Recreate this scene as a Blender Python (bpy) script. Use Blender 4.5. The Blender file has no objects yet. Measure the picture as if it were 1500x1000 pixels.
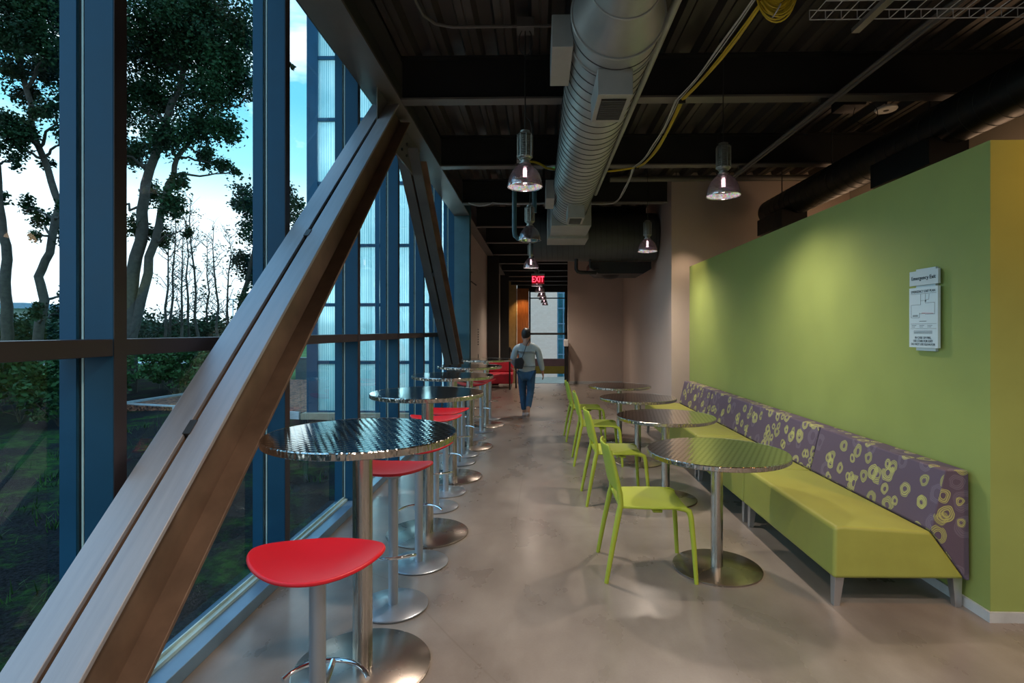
import bpy, bmesh, math, random
from math import sin, cos, pi, sqrt, atan2
from mathutils import Vector, Matrix
C = bpy.context.scene.collection
D = bpy.data
sc = bpy.context.scene
try:
    sc.view_settings.view_transform = 'Standard'; sc.view_settings.look = 'None'
except Exception: pass
sc.view_settings.exposure = 0.66

# ------------------------------------------------------------------ helpers
def sr(r, g, b):
    f = lambda c: (c/255/12.92) if c/255 <= .04045 else ((c/255+.055)/1.055)**2.4
    return (f(r), f(g), f(b), 1)

class MB:
    def __init__(s): s.bm = bmesh.new()
    def face(s, pts):
        vs = [s.bm.verts.new(p) for p in pts]
        try: return s.bm.faces.new(vs)
        except Exception: return None
    def box(s, x0, x1, y0, y1, z0, z1):
        v = [s.bm.verts.new(p) for p in ((x0,y0,z0),(x1,y0,z0),(x1,y1,z0),(x0,y1,z0),(x0,y0,z1),(x1,y0,z1),(x1,y1,z1),(x0,y1,z1))]
        for f in ((3,2,1,0),(4,5,6,7),(0,1,5,4),(1,2,6,5),(2,3,7,6),(3,0,4,7)): s.bm.faces.new([v[i] for i in f])
        return s
    def prism(s, pts, vec):
        """closed 3D polygon pts swept along vec"""
        vec = Vector(vec)
        a = [s.bm.verts.new(p) for p in pts]; b = [s.bm.verts.new(Vector(p)+vec) for p in pts]
        n = len(pts)
        s.bm.faces.new(a); s.bm.faces.new(list(reversed(b)))
        for i in range(n): s.bm.faces.new([a[i], b[i], b[(i+1)%n], a[(i+1)%n]])
        return s
    def tube(s, pts, r, n=10, closed=False, flat=None):
        pts = [Vector(p) for p in pts]; m = len(pts)
        rs = r if isinstance(r, (list, tuple)) else [r]*m
        rings = []; up = None
        for i, p in enumerate(pts):
            if closed: t = pts[(i+1)%m]-pts[i-1]
            else: t = pts[min(i+1, m-1)]-pts[max(i-1, 0)]
            t.normalize()
            if up is None:
                up = Vector((0,0,1)) if abs(t.z) < .9 else Vector((1,0,0))
            up = (up - t*up.dot(t))
            if up.length < 1e-5: up = Vector((0,1,0)) - t*t.y
            up.normalize(); sd = t.cross(up)
            ring = []
            for k in range(n):
                a = 2*pi*k/n
                ring.append(s.bm.verts.new(p + (up*cos(a)*(flat or 1) + sd*sin(a))*rs[i]))
            rings.append(ring)
        L = m if closed else m-1
        for i in range(L):
            A, B = rings[i], rings[(i+1)%m]
            for k in range(n): s.bm.faces.new([A[k], A[(k+1)%n], B[(k+1)%n], B[k]])
        if not closed:
            s.bm.faces.new(list(reversed(rings[0]))); s.bm.faces.new(rings[-1])
        return s
    def lathe(s, prof, c=(0,0,0), n=32, axis='Z', closed=False):
        """prof: (r, z) list; r==0 ends make poles"""
        c = Vector(c)
        def pt(r, z, a):
            if axis == 'Z': return c+Vector((r*cos(a), r*sin(a), z))
            if axis == 'Y': return c+Vector((r*cos(a), z, r*sin(a)))
            return c+Vector((z, r*cos(a), r*sin(a)))
        rings = []
        for r, z in prof:
            if r < 1e-6: rings.append([s.bm.verts.new(pt(0, z, 0))])
            else: rings.append([s.bm.verts.new(pt(r, z, 2*pi*k/n)) for k in range(n)])
        seq = list(zip(rings, rings[1:]))
        if closed: seq.append((rings[-1], rings[0]))
        for A, B in seq:
            if len(A) == 1 and len(B) == 1: continue
            for k in range(n):
                k2 = (k+1) % n
                if len(A) == 1: s.bm.faces.new([A[0], B[k], B[k2]])
                elif len(B) == 1: s.bm.faces.new([A[k], A[k2], B[0]])
                else: s.bm.faces.new([A[k], A[k2], B[k2], B[k]])
        return s
    def build(s, name, m, parent=None, smooth=False, world=False, bevel=0, label=None, fix=True):
        if fix: bmesh.ops.recalc_face_normals(s.bm, faces=s.bm.faces)
        me = D.meshes.new(name)
        if parent is not None and world:
            bmesh.ops.translate(s.bm, verts=s.bm.verts, vec=-parent_world(parent))
        s.bm.to_mesh(me); s.bm.free()
        me.materials.append(m)
        o = D.objects.new(name, me); C.objects.link(o)
        if parent is not None: o.parent = parent
        if smooth:
            me.polygons.foreach_set('use_smooth', [True]*len(me.polygons))
            try: me.set_sharp_from_angle(angle=math.radians(40))
            except Exception: pass
        if bevel:
            b = o.modifiers.new('Bevel', 'BEVEL'); b.width = bevel; b.segments = 3; b.limit_method = 'ANGLE'; b.angle_limit = .6
            if not smooth:
                me.polygons.foreach_set('use_smooth', [True]*len(me.polygons)); b.harden_normals = True
        if label: o['label'] = label
        return o

def parent_world(o):
    v = Vector((0,0,0))
    while o is not None: v += Vector(o.location); o = o.parent
    return v

def tag(o, label, cat, group=None, kind=None):
    o['label'] = label; o['category'] = cat
    if group: o['group'] = group
    if kind: o['kind'] = kind
    return o
def thing(name, label, cat, loc=(0,0,0), rz=0, group=None):
    o = D.objects.new(name, None); C.objects.link(o); o.location = loc; o.rotation_euler = (0,0,rz)
    o.empty_display_size = .1
    return tag(o, label, cat, group)
def struct(o, label=None, cat=None):
    o['kind'] = 'structure'
    if label: o['label'] = label
    if cat: o['category'] = cat
    return o
def dup(root, loc, rz=None, label=None):
    r = root.copy(); C.objects.link(r); r.location = loc
    if rz is not None: r.rotation_euler = (0,0,rz)
    if label: r['label'] = label
    for ch in list(root.children):
        c = ch.copy(); C.objects.link(c); c.parent = r
        for g in list(ch.children):
            d = g.copy(); C.objects.link(d); d.parent = c
    return r

# ------------------------------------------------------------------ materials
def newmat(name):
    m = D.materials.new(name); m.use_nodes = True
    nt = m.node_tree; b = nt.nodes['Principled BSDF']
    return m, nt, b
def N(nt, t, **kw):
    n = nt.nodes.new(t)
    for k, v in kw.items(): setattr(n, k, v)
    return n
def mth(nt, op, a, b=None, c=None, clamp=False):
    n = N(nt, 'ShaderNodeMath', operation=op, use_clamp=clamp)
    for i, v in enumerate((a, b, c)):
        if v is None: continue
        if isinstance(v, (int, float)): n.inputs[i].default_value = v
        else: nt.links.new(v, n.inputs[i])
    return n.outputs[0]
def mixc(nt, f, a, b, bt='MIX'):
    n = N(nt, 'ShaderNodeMixRGB', blend_type=bt)
    for s, v in (('Fac', f), ('Color1', a), ('Color2', b)):
        if isinstance(v, (int, float, tuple)): n.inputs[s].default_value = v
        else: nt.links.new(v, n.inputs[s])
    return n.outputs[0]
def noise(nt, vec, scale, detail=4, rough=.55, dist=0):
    n = N(nt, 'ShaderNodeTexNoise'); n.inputs['Scale'].default_value = scale; n.inputs['Detail'].default_value = detail
    n.inputs['Roughness'].default_value = rough; n.inputs['Distortion'].default_value = dist
    if vec is not None: nt.links.new(vec, n.inputs['Vector'])
    return n.outputs['Fac']
def ramp(nt, f, stops):
    n = N(nt, 'ShaderNodeValToRGB'); e = n.color_ramp.elements
    while len(e) < len(stops): e.new(.5)
    for el, (p, c) in zip(e, stops): el.position = p; el.color = c
    nt.links.new(f, n.inputs[0]); return n.outputs[0]
def ocoord(nt, kind='Object'):
    return N(nt, 'ShaderNodeTexCoord').outputs[kind]
def scl(nt, vec, s):
    n = N(nt, 'ShaderNodeMapping'); n.inputs['Scale'].default_value = s; nt.links.new(vec, n.inputs[0]); return n.outputs[0]
def bump(nt, b, h, strength=.3, dist=.01):
    n = N(nt, 'ShaderNodeBump'); n.inputs['Strength'].default_value = strength; n.inputs['Distance'].default_value = dist
    nt.links.new(h, n.inputs['Height']); nt.links.new(n.outputs[0], b.inputs['Normal'])

def plain(name, col, rough=.5, metal=0, var=.12, nscale=6, bumpv=0, bscale=60, coat=0, stretch=None, spec=None):
    m, nt, b = newmat(name)
    v = ocoord(nt)
    if stretch: v = scl(nt, v, stretch)
    f = noise(nt, v, nscale, 5)
    d = tuple(max(0, c*(1-var*1.6)) for c in col[:3])+(1,); l = tuple(min(1, c*(1+var)) for c in col[:3])+(1,)
    nt.links.new(ramp(nt, f, [(.3, d), (.7, l)]), b.inputs['Base Color'])
    b.inputs['Metallic'].default_value = metal
    rr = ramp(nt, f, [(.25, (rough*.85,)*3+(1,)), (.75, (min(1, rough*1.15),)*3+(1,))])
    nt.links.new(rr, b.inputs['Roughness'])
    if coat: b.inputs['Coat Weight'].default_value = coat; b.inputs['Coat Roughness'].default_value = .1
    if spec is not None: b.inputs['Specular IOR Level'].default_value = spec
    if bumpv: bump(nt, b, noise(nt, v, bscale, 3), bumpv, .004)
    return m
def emis(name, col, strength):
    m, nt, b = newmat(name)
    b.inputs['Base Color'].default_value = col; b.inputs['Emission Color'].default_value = col
    b.inputs['Emission Strength'].default_value = strength
    return m
M = {}
M['frame'] = plain('bluish grey metallic paint', (.010,.072,.14,1), .42, .1, .1, 3, spec=.25)
M['framewarm'] = plain('frame paint with warm lamp tint', (.032,.024,.030,1), .4, .2, .1, 3)  # same frame metal; warm lamp light on room-side faces put into the colour
M['gasket'] = plain('black rubber', (.006,.008,.012,1), .5)
M['edge'] = plain('pale glass edge', (.45,.62,.6,1), .3)
M['sillm'] = plain('sill metal', (.20,.33,.46,1), .35, .4, .1, 3)
M['brace'] = plain('brushed grey steel paint', (.40,.39,.41,1), .48, .35, .07, 7, .08, 50, stretch=(5,.4,.4))
M['bracewarm'] = plain('brace steel with warm dark tint', (.20,.13,.09,1), .5, .2, .2, 5)  # same brace steel; the sides' brown lamp-lit shade is put into the colour
M['brace2'] = plain('dark grey brace paint', (.13,.14,.145,1), .5, .2, .1, 5)  # darker copy of the brace steel, shade in the colour against lamps below
M['steeld'] = plain('dark grey steel paint', (.055,.055,.055,1), .5, .2, .15, 4)
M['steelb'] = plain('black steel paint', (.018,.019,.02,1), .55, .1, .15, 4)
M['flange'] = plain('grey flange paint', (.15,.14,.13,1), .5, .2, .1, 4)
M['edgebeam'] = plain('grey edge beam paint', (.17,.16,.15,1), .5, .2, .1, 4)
M['deck'] = plain('dark deck', (.085,.075,.068,1), .5, .4, .2, 2)
M['teal'] = plain('slate blue column paint', (.06,.15,.19,1), .45, .1, .1, 3)
M['duct'] = plain('galvanised duct paint', (.37,.40,.39,1), .42, .35, .12, 3)
M['ductseam'] = plain('duct seam', (.05,.055,.055,1), .5)
M['ductd'] = plain('dark grey duct', (.07,.078,.078,1), .5, .3, .1, 4)
M['ductb'] = plain('black duct', (.014,.014,.015,1), .5, .2, .1, 4)
M['cream'] = plain('warm white wall paint', (.50,.44,.385,1), .75, 0, .03, 2)
M['pink'] = plain('pinkish beige wall paint', (.56,.46,.41,1), .75, 0, .03, 2)
M['greenw'] = plain('lime green wall paint', sr(146,162,92), .5, 0, .04, 3, spec=.3)
M['basebd'] = plain('light grey vinyl base', (.5,.53,.55,1), .5)
M['steel'] = plain('brushed stainless steel', (.56,.53,.49,1), .26, 1, .08, 3, stretch=(40,40,1))
M['silver'] = plain('silver powder coat', (.42,.47,.53,1), .38, .6, .05, 4)
M['baseplate'] = plain('silver coated disc', (.36,.40,.45,1), .3, .65, .06, 4, coat=.3)
M['basest'] = plain('satin steel disc', (.42,.37,.33,1), .27, .95, .12, 2)
M['chrome'] = plain('chrome', (.85,.87,.9,1), .07, 1, .02)
M['red'] = plain('matte red plastic', sr(205,22,38), .42, 0, .04, 5)
M['lime'] = plain('lime plastic', sr(166,182,58), .45, 0, .04, 5)
M['vinyl'] = plain('lime vinyl upholstery', sr(156,160,76), .42, 0, .05, 6, .15, 300)
M['seam'] = plain('dark seam', (.02,.02,.02,1), .8)
M['alu'] = plain('brushed aluminium', (.5,.5,.52,1), .35, .8, .05)
M['black'] = plain('black plastic', (.012,.012,.013,1), .45)
M['white'] = plain('white plastic', (.75,.75,.75,1), .45)
M['yellowc'] = plain('yellow cable', (.62,.48,.03,1), .45)
M['whitec'] = plain('white cable', (.6,.62,.65,1), .5)
M['sign'] = plain('sign face', (.62,.76,.84,1), .35, 0, .01)
M['signbar'] = plain('silver sign rail', (.55,.65,.7,1), .4, .1, .01)
M['ink'] = plain('dark ink', (.03,.06,.09,1), .5)
M['redlet'] = emis('red exit letters', (1,.03,.06,1), 3.5)
M['signred'] = emis('dim red sign face', (.25,.004,.012,1), .35)
M['bulb'] = emis('lit discharge lamp', (1,.86,.84,1), 9)
M['bulboff'] = plain('unlit lamp glass', (.5,.55,.6,1), .2)
M['led'] = emis('green indicator', (.05,1,.2,1), 3)
M['housing'] = plain('cast aluminium housing', (.32,.34,.32,1), .35, .7, .1, 20)
M['skin'] = plain('skin', (.42,.22,.15,1), .55)
M['hair'] = plain('black hair', (.012,.011,.012,1), .5, 0, .3, 60)
M['shirt'] = plain('light grey blue cotton shirt', (.34,.42,.46,1), .8, 0, .06, 8, .3, 25)
M['jeans'] = plain('blue denim', (.025,.09,.19,1), .8, 0, .15, 20, .2, 120)
M['shoe'] = plain('pale sneakers', (.5,.42,.42,1), .6)
M['bag'] = plain('black bag nylon', (.012,.014,.02,1), .5)
M['bark'] = plain('bark', (.055,.05,.04,1), .9, 0, .35, 12, .6, 20)
M['wood'] = plain('orange brown timber panelling', (.30,.105,.03,1), .45, 0, .2, 5, stretch=(6,6,.6))
M['olive'] = plain('olive beige panelling', (.30,.22,.10,1), .6, 0, .1, 5)
M['redfab'] = plain('red wool upholstery', (.55,.03,.06,1), .8)
M['purple'] = plain('purple grey upholstery', (.075,.05,.07,1), .7)
M['path'] = plain('pale path concrete', (.45,.48,.5,1), .8)
M['extwhite'] = plain('white rendered building', (.5,.6,.68,1), .7)
M['roofm'] = plain('blue grey roof metal', (.16,.3,.42,1), .5)
M['tan'] = plain('tan curb stone', (.42,.34,.24,1), .8)
M['utility'] = plain('utility grey green', (.08,.13,.14,1), .6)

def leafmat(name, c1, c2):
    m, nt, b = newmat(name)
    f = noise(nt, ocoord(nt), 1.3, 4)
    nt.links.new(ramp(nt, f, [(.35, c1), (.65, c2)]), b.inputs['Base Color'])
    b.inputs['Roughness'].default_value = .55
    b.inputs['Transmission Weight'].default_value = 0
    b.inputs['Specular IOR Level'].default_value = .1
    return m
M['leaf'] = leafmat('dark green leaves', (.008,.026,.012,1), (.022,.06,.022,1))
M['leaf2'] = leafmat('mid green leaves', (.012,.045,.012,1), (.035,.09,.022,1))
M['hedge'] = leafmat('hedge leaves', (.012,.04,.018,1), (.03,.075,.03,1))
M['grass'] = leafmat('grass blades', (.012,.05,.008,1), (.035,.10,.018,1))

def glass_mat(name, tint, refl=1.0, rough=0):
    m = D.materials.new(name); m.use_nodes = True; nt = m.node_tree; nt.nodes.clear()
    o = N(nt, 'ShaderNodeOutputMaterial'); mx = N(nt, 'ShaderNodeMixShader')
    t = N(nt, 'ShaderNodeBsdfTransparent'); t.inputs[0].default_value = tint
    g = N(nt, 'ShaderNodeBsdfGlossy'); g.inputs['Roughness'].default_value = rough; g.inputs[0].default_value = (refl*.9, refl, refl, 1)
    lw = N(nt, 'ShaderNodeLayerWeight'); lw.inputs[0].default_value = .5
    fr = mth(nt, 'MULTIPLY_ADD', mth(nt, 'POWER', lw.outputs['Facing'], 4.5), .8, .035, clamp=True)
    nt.links.new(fr, mx.inputs[0]); nt.links.new(t.outputs[0], mx.inputs[1]); nt.links.new(g.outputs[0], mx.inputs[2])
    nt.links.new(mx.outputs[0], o.inputs[0]); return m
M['glass'] = glass_mat('clear vision glass', (.80,.94,.96,1))
M['glassfar'] = glass_mat('far window glass', (.9,.95,.97,1))
def shade_mat():
    m = D.materials.new('smoky prismatic reflector'); m.use_nodes = True; nt = m.node_tree; nt.nodes.clear()
    o = N(nt, 'ShaderNodeOutputMaterial'); mx = N(nt, 'ShaderNodeMixShader')
    t = N(nt, 'ShaderNodeBsdfTransparent'); t.inputs[0].default_value = (.62,.54,.57,1)
    g = N(nt, 'ShaderNodeBsdfPrincipled'); g.inputs['Base Color'].default_value = (.6,.54,.56,1); g.inputs['Metallic'].default_value = .8; g.inputs['Roughness'].default_value = .16
    v = ocoord(nt); f = noise(nt, v, 60, 2); bump(nt, g, f, .5, .004)
    fr = N(nt, 'ShaderNodeLayerWeight'); fr.inputs[0].default_value = .45
    k = mth(nt, 'MULTIPLY_ADD', fr.outputs['Facing'], .5, .35, clamp=True)
    nt.links.new(k, mx.inputs[0]); nt.links.new(t.outputs[0], mx.inputs[1]); nt.links.new(g.outputs[0], mx.inputs[2])
    nt.links.new(mx.outputs[0], o.inputs[0]); return m
M['shade'] = shade_mat()
def rim_mat():
    m, nt, b = newmat('sparkling prismatic inner reflector')
    v = ocoord(nt); vo = N(nt, 'ShaderNodeTexVoronoi'); vo.inputs['Scale'].default_value = 70; nt.links.new(v, vo.inputs['Vector'])
    c = mixc(nt, .6, vo.outputs['Color'], (.42,.34,.34,1))
    nt.links.new(c, b.inputs['Base Color']); b.inputs['Metallic'].default_value = .5; b.inputs['Roughness'].default_value = .2
    nt.links.new(c, b.inputs['Emission Color']); b.inputs['Emission Strength'].default_value = .3  # added glow stands in for bulb light caught by the band
    return m
M['rim'] = rim_mat()

def table_mat():
    m, nt, b = newmat('engine turned stainless table top')
    v = ocoord(nt); sp = N(nt, 'ShaderNodeSeparateXYZ'); nt.links.new(v, sp.inputs[0])
    p = .036
    def cell(a, off=0): return mth(nt, 'SUBTRACT', mth(nt, 'FRACT', mth(nt, 'MULTIPLY_ADD', a, 1/p, 50+off)), .5)
    row = mth(nt, 'FLOOR', mth(nt, 'MULTIPLY_ADD', sp.outputs['Y'], 1/p, 50))
    xo = mth(nt, 'MULTIPLY', row, .5*p)
    cx = cell(mth(nt, 'ADD', sp.outputs['X'], xo)); cy = cell(sp.outputs['Y'])
    r = mth(nt, 'SQRT', mth(nt, 'ADD', mth(nt, 'MULTIPLY', cx, cx), mth(nt, 'MULTIPLY', cy, cy)))
    dome = mth(nt, 'SUBTRACT', 1, mth(nt, 'MULTIPLY', r, 2.1), clamp=True)
    dome = mth(nt, 'POWER', dome, .8)
    b.inputs['Base Color'].default_value = (.56,.53,.5,1); b.inputs['Metallic'].default_value = 1
    col = ramp(nt, dome, [(0, (.34,.32,.30,1)), (.6, (.78,.75,.70,1))])
    nt.links.new(col, b.inputs['Base Color'])
    rr = ramp(nt, dome, [(0, (.07,)*3+(1,)), (1, (.16,)*3+(1,))]); nt.links.new(rr, b.inputs['Roughness'])
    bump(nt, b, dome, .16, .003)
    return m
M['tabletop'] = table_mat()
def rimband():
    m, nt, b = newmat('hammered steel table edge')
    f = noise(nt, scl(nt, ocoord(nt), (1,1,.4)), 45, 1)
    b.inputs['Base Color'].default_value = (.62,.56,.50,1); b.inputs['Metallic'].default_value = 1; b.inputs['Roughness'].default_value = .18
    bump(nt, b, f, .8, .01); return m
M['band'] = rimband()

def floor_mat():
    m, nt, b = newmat('polished concrete')
    v = ocoord(nt)
    a = noise(nt, v, .6, 4, .55, .0); c = noise(nt, scl(nt, v, (1,.6,1)), 2.2, 5, .58, .1); d = noise(nt, v, 90, 3)
    f = mth(nt, 'ADD', mth(nt, 'MULTIPLY', a, .5), mth(nt, 'MULTIPLY', c, .5))
    col = ramp(nt, f, [(.22, (.12,.098,.085,1)), (.42, (.225,.19,.168,1)), (.55, (.325,.283,.252,1)), (.78, (.47,.425,.39,1))])
    col = mixc(nt, mth(nt, 'MULTIPLY', d, .25), col, (.13,.11,.09,1))
    # fine hairline cracks
    vo = N(nt, 'ShaderNodeTexVoronoi', feature='DISTANCE_TO_EDGE'); vo.inputs['Scale'].default_value = .45
    nt.links.new(mixc(nt, .12, v, N(nt, 'ShaderNodeTexNoise').outputs['Color']), vo.inputs['Vector'])
    cr = mth(nt, 'LESS_THAN', vo.outputs['Distance'], .0018)
    col = mixc(nt, mth(nt, 'MULTIPLY', cr, .18), col, (.09,.06,.04,1))
    nt.links.new(col, b.inputs['Base Color'])
    nt.links.new(ramp(nt, c, [(.25, (.24,)*3+(1,)), (.8, (.36,)*3+(1,))]), b.inputs['Roughness'])
    b.inputs['Coat Weight'].default_value = .25; b.inputs['Coat Roughness'].default_value = .2
    bump(nt, b, a, .04, .01)
    return m
M['floor'] = floor_mat()

def fabric_mat():
    m, nt, b = newmat('purple grey fabric with lime scribbled rings')
    uv = ocoord(nt, 'UV')
    oi = N(nt, 'ShaderNodeObjectInfo')
    vec = N(nt, 'ShaderNodeVectorMath', operation='ADD'); nt.links.new(uv, vec.inputs[0])
    cmb = N(nt, 'ShaderNodeCombineXYZ'); nt.links.new(mth(nt, 'MULTIPLY', oi.outputs['Random'], 7.3), cmb.inputs[0]); nt.links.new(cmb.outputs[0], vec.inputs[1])
    uvv = vec.outputs[0]
    wob = N(nt, 'ShaderNodeTexNoise'); wob.inputs['Scale'].default_value = 14; wob.inputs['Detail'].default_value = 1; nt.links.new(uvv, wob.inputs['Vector'])
    wv = mixc(nt, .018, uvv, wob.outputs['Color'], 'LINEAR_LIGHT')
    base = mixc(nt, noise(nt, uvv, 350, 1), (.085,.062,.105,1), (.125,.095,.145,1))
    def layer(col_in, cells, off, R, inner, keep, colr, freq, op=1.0):
        mp = N(nt, 'ShaderNodeMapping'); mp.inputs['Location'].default_value = off; nt.links.new(wv, mp.inputs[0])
        vo = N(nt, 'ShaderNodeTexVoronoi', voronoi_dimensions='2D'); vo.inputs['Scale'].default_value = cells; vo.inputs['Randomness'].default_value = .75
        nt.links.new(mp.outputs[0], vo.inputs['Vector'])
        sp = N(nt, 'ShaderNodeSeparateColor'); nt.links.new(vo.outputs['Color'], sp.inputs[0])
        rad = mth(nt, 'MULTIPLY', mth(nt, 'MULTIPLY_ADD', sp.outputs[1], .45, .55), R)
        d = vo.outputs['Distance']
        a = mth(nt, 'LESS_THAN', d, rad); i = mth(nt, 'GREATER_THAN', d, mth(nt, 'MULTIPLY', rad, inner))
        kp = mth(nt, 'LESS_THAN', sp.outputs[0], keep)
        ln = mth(nt, 'MULTIPLY_ADD', mth(nt, 'SINE', mth(nt, 'MULTIPLY', d, freq)), .45, .62, clamp=True)
        f = mth(nt, 'MULTIPLY', mth(nt, 'MULTIPLY', mth(nt, 'MULTIPLY', a, i), kp), mth(nt, 'MULTIPLY', ln, op))
        return mixc(nt, f, col_in, colr)
    c = layer(base, 6, (3.1,1.7,0), .44, .45, .65, (.19,.16,.23,1), 110, .6)
    c = layer(c, 7.2, (.7,5.2,0), .40, .36, .40, (.40,.42,.13,1), 95, .9)
    c = layer(c, 6.1, (8.7,2.2,0), .36, .36, .42, (.46,.47,.16,1), 95, .95)
    c = layer(c, 7.9, (2.9,7.3,0), .34, .4, .25, (.46,.47,.16,1), 95, .95)
    nt.links.new(c, b.inputs['Base Color']); b.inputs['Roughness'].default_value = .8
    bump(nt, b, noise(nt, uvv, 500, 1), .2, .001)
    return m
M['fabric'] = fabric_mat()

def ground_mat():
    m, nt, b = newmat('soil with grass patches and lawn')
    v = ocoord(nt); sp = N(nt, 'ShaderNodeSeparateXYZ'); nt.links.new(v, sp.inputs[0])
    n1 = noise(nt, v, .9, 6, .65); n2 = noise(nt, v, 12, 5, .7); n3 = noise(nt, v, 45, 3)
    soil = ramp(nt, n3, [(.35, (.003,.0035,.004,1)), (.7, (.022,.022,.025,1))])
    gr = ramp(nt, n2, [(.3, (.006,.022,.006,1)), (.7, (.028,.075,.016,1))])
    k = mth(nt, 'MULTIPLY', mth(nt, 'ADD', n1, mth(nt, 'MULTIPLY', n2, .35)), 1)
    mask = ramp(nt, k, [(.67, (0,0,0,1)), (.80, (1,1,1,1))])
    near = mixc(nt, mask, soil, gr)
    lawn = ramp(nt, noise(nt, v, .35, 4), [(.3, (.045,.12,.04,1)), (.7, (.10,.21,.07,1))])
    dist = mth(nt, 'ADD', sp.outputs['Y'], mth(nt, 'MULTIPLY', n1, 3))
    far = mth(nt, 'MULTIPLY', mth(nt, 'SUBTRACT', dist, 19), .5, clamp=True)
    nt.links.new(mixc(nt, far, near, lawn), b.inputs['Base Color']); b.inputs['Roughness'].default_value = .95; b.inputs['Specular IOR Level'].default_value = .03
    bump(nt, b, n3, .7, .03)
    return m
M['ground'] = ground_mat()
def mulch_mat():
    m, nt, b = newmat('red brown bark mulch')
    vo = N(nt, 'ShaderNodeTexVoronoi'); vo.inputs['Scale'].default_value = 22; nt.links.new(scl(nt, ocoord(nt), (1,.5,1)), vo.inputs['Vector'])
    sp = N(nt, 'ShaderNodeSeparateColor'); nt.links.new(vo.outputs['Color'], sp.inputs[0])
    nt.links.new(ramp(nt, sp.outputs[0], [(.2, (.05,.018,.012,1)), (.8, (.26,.10,.055,1))]), b.inputs['Base Color'])
    b.inputs['Roughness'].default_value = .9; bump(nt, b, vo.outputs['Distance'], .8, .03); return m
M['mulch'] = mulch_mat()
def channel_mat():
    m = D.materials.new('translucent ribbed channel glass'); m.use_nodes = True; nt = m.node_tree; nt.nodes.clear()
    o = N(nt, 'ShaderNodeOutputMaterial')
    v = ocoord(nt); sp = N(nt, 'ShaderNodeSeparateXYZ'); nt.links.new(v, sp.inputs[0])
    wob = noise(nt, scl(nt, v, (30,1,.2)), 1.5, 2)
    st = mth(nt, 'SINE', mth(nt, 'MULTIPLY_ADD', sp.outputs['X'], 150, mth(nt, 'MULTIPLY', wob, 6)))
    f = mth(nt, 'MULTIPLY_ADD', st, .5, .5)
    big = noise(nt, scl(nt, v, (.5,1,.6)), 1.6, 3)
    f2 = mth(nt, 'ADD', mth(nt, 'MULTIPLY', f, .35), mth(nt, 'MULTIPLY', big, .8), clamp=True)
    col = ramp(nt, f2, [(.2, (.10,.27,.33,1)), (.55, (.30,.52,.56,1)), (.9, (.75,.88,.88,1))])
    tr = N(nt, 'ShaderNodeBsdfTranslucent'); nt.links.new(col, tr.inputs[0])
    g = N(nt, 'ShaderNodeBsdfPrincipled'); nt.links.new(col, g.inputs['Base Color']); g.inputs['Roughness'].default_value = .25
    mx = N(nt, 'ShaderNodeMixShader'); mx.inputs[0].default_value = .55
    nt.links.new(tr.outputs[0], mx.inputs[1]); nt.links.new(g.outputs[0], mx.inputs[2])
    tp = N(nt, 'ShaderNodeBsdfTransparent'); tp.inputs[0].default_value = (.8,.95,.97,1)
    m2 = N(nt, 'ShaderNodeMixShader'); m2.inputs[0].default_value = .25
    nt.links.new(mx.outputs[0], m2.inputs[1]); nt.links.new(tp.outputs[0], m2.inputs[2])
    nt.links.new(m2.outputs[0], o.inputs[0]); return m
M['channel'] = channel_mat()
def brick_mat():
    m, nt, b = newmat('pale beige stone cladding')
    br = N(nt, 'ShaderNodeTexBrick'); br.inputs['Color1'].default_value = (.86,.60,.46,1); br.inputs['Color2'].default_value = (.90,.65,.51,1); br.inputs['Mortar'].default_value = (.78,.56,.44,1)
    br.inputs['Scale'].default_value = 2.2; br.inputs['Mortar Size'].default_value = .01
    r = N(nt, 'ShaderNodeMapping'); r.inputs['Rotation'].default_value = (pi/2,0,0); nt.links.new(ocoord(nt), r.inputs[0]); nt.links.new(r.outputs[0], br.inputs[0])
    nt.links.new(br.outputs[0], b.inputs['Base Color']); b.inputs['Roughness'].default_value = .85; return m
M['brick'] = brick_mat()

# ------------------------------------------------------------------ world
w = D.worlds.new('dusk sky'); sc.world = w; w.use_nodes = True; nt = w.node_tree
bg = nt.nodes['Background']; g = ocoord(nt, 'Generated'); sp = N(nt, 'ShaderNodeSeparateXYZ'); nt.links.new(g, sp.inputs[0])
sky = ramp(nt, sp.outputs['Z'], [(0, (.66,.72,.78,1)), (.18, (.66,.74,.80,1)), (.26, (.24,.52,.66,1)), (.36, (.11,.38,.58,1)), (.50, (.10,.36,.62,1)), (.7, (.20,.50,.85,1)), (1, (.20,.50,.88,1))])
cl = noise(nt, scl(nt, g, (1,1,2.2)), 2.6, 6, .6, .3)
cm = ramp(nt, cl, [(.50, (0,0,0,1)), (.62, (1,1,1,1))])
sky = mixc(nt, mth(nt, 'MULTIPLY', N(nt, 'ShaderNodeRGBToBW').outputs[0], 1) if False else cm, sky, (.72,.80,.86,1))
# dark below the horizon
lo = mth(nt, 'GREATER_THAN', sp.outputs['Z'], -.02)
sky = mixc(nt, lo, (.03,.045,.05,1), sky)
nt.links.new(sky, bg.inputs[0]); bg.inputs[1].default_value = 1.55

# ------------------------------------------------------------------ camera
cam = D.cameras.new('camera'); co = D.objects.new('camera', cam); C.objects.link(co); sc.camera = co
co.location = (0,0,1.55); co.rotation_euler = (pi/2, 0, .0225)
cam.sensor_width = 36; cam.lens = 19.2; cam.shift_x = -20/1500; cam.shift_y = -16/1500; cam.clip_end = 600; cam.clip_start = .05

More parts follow.
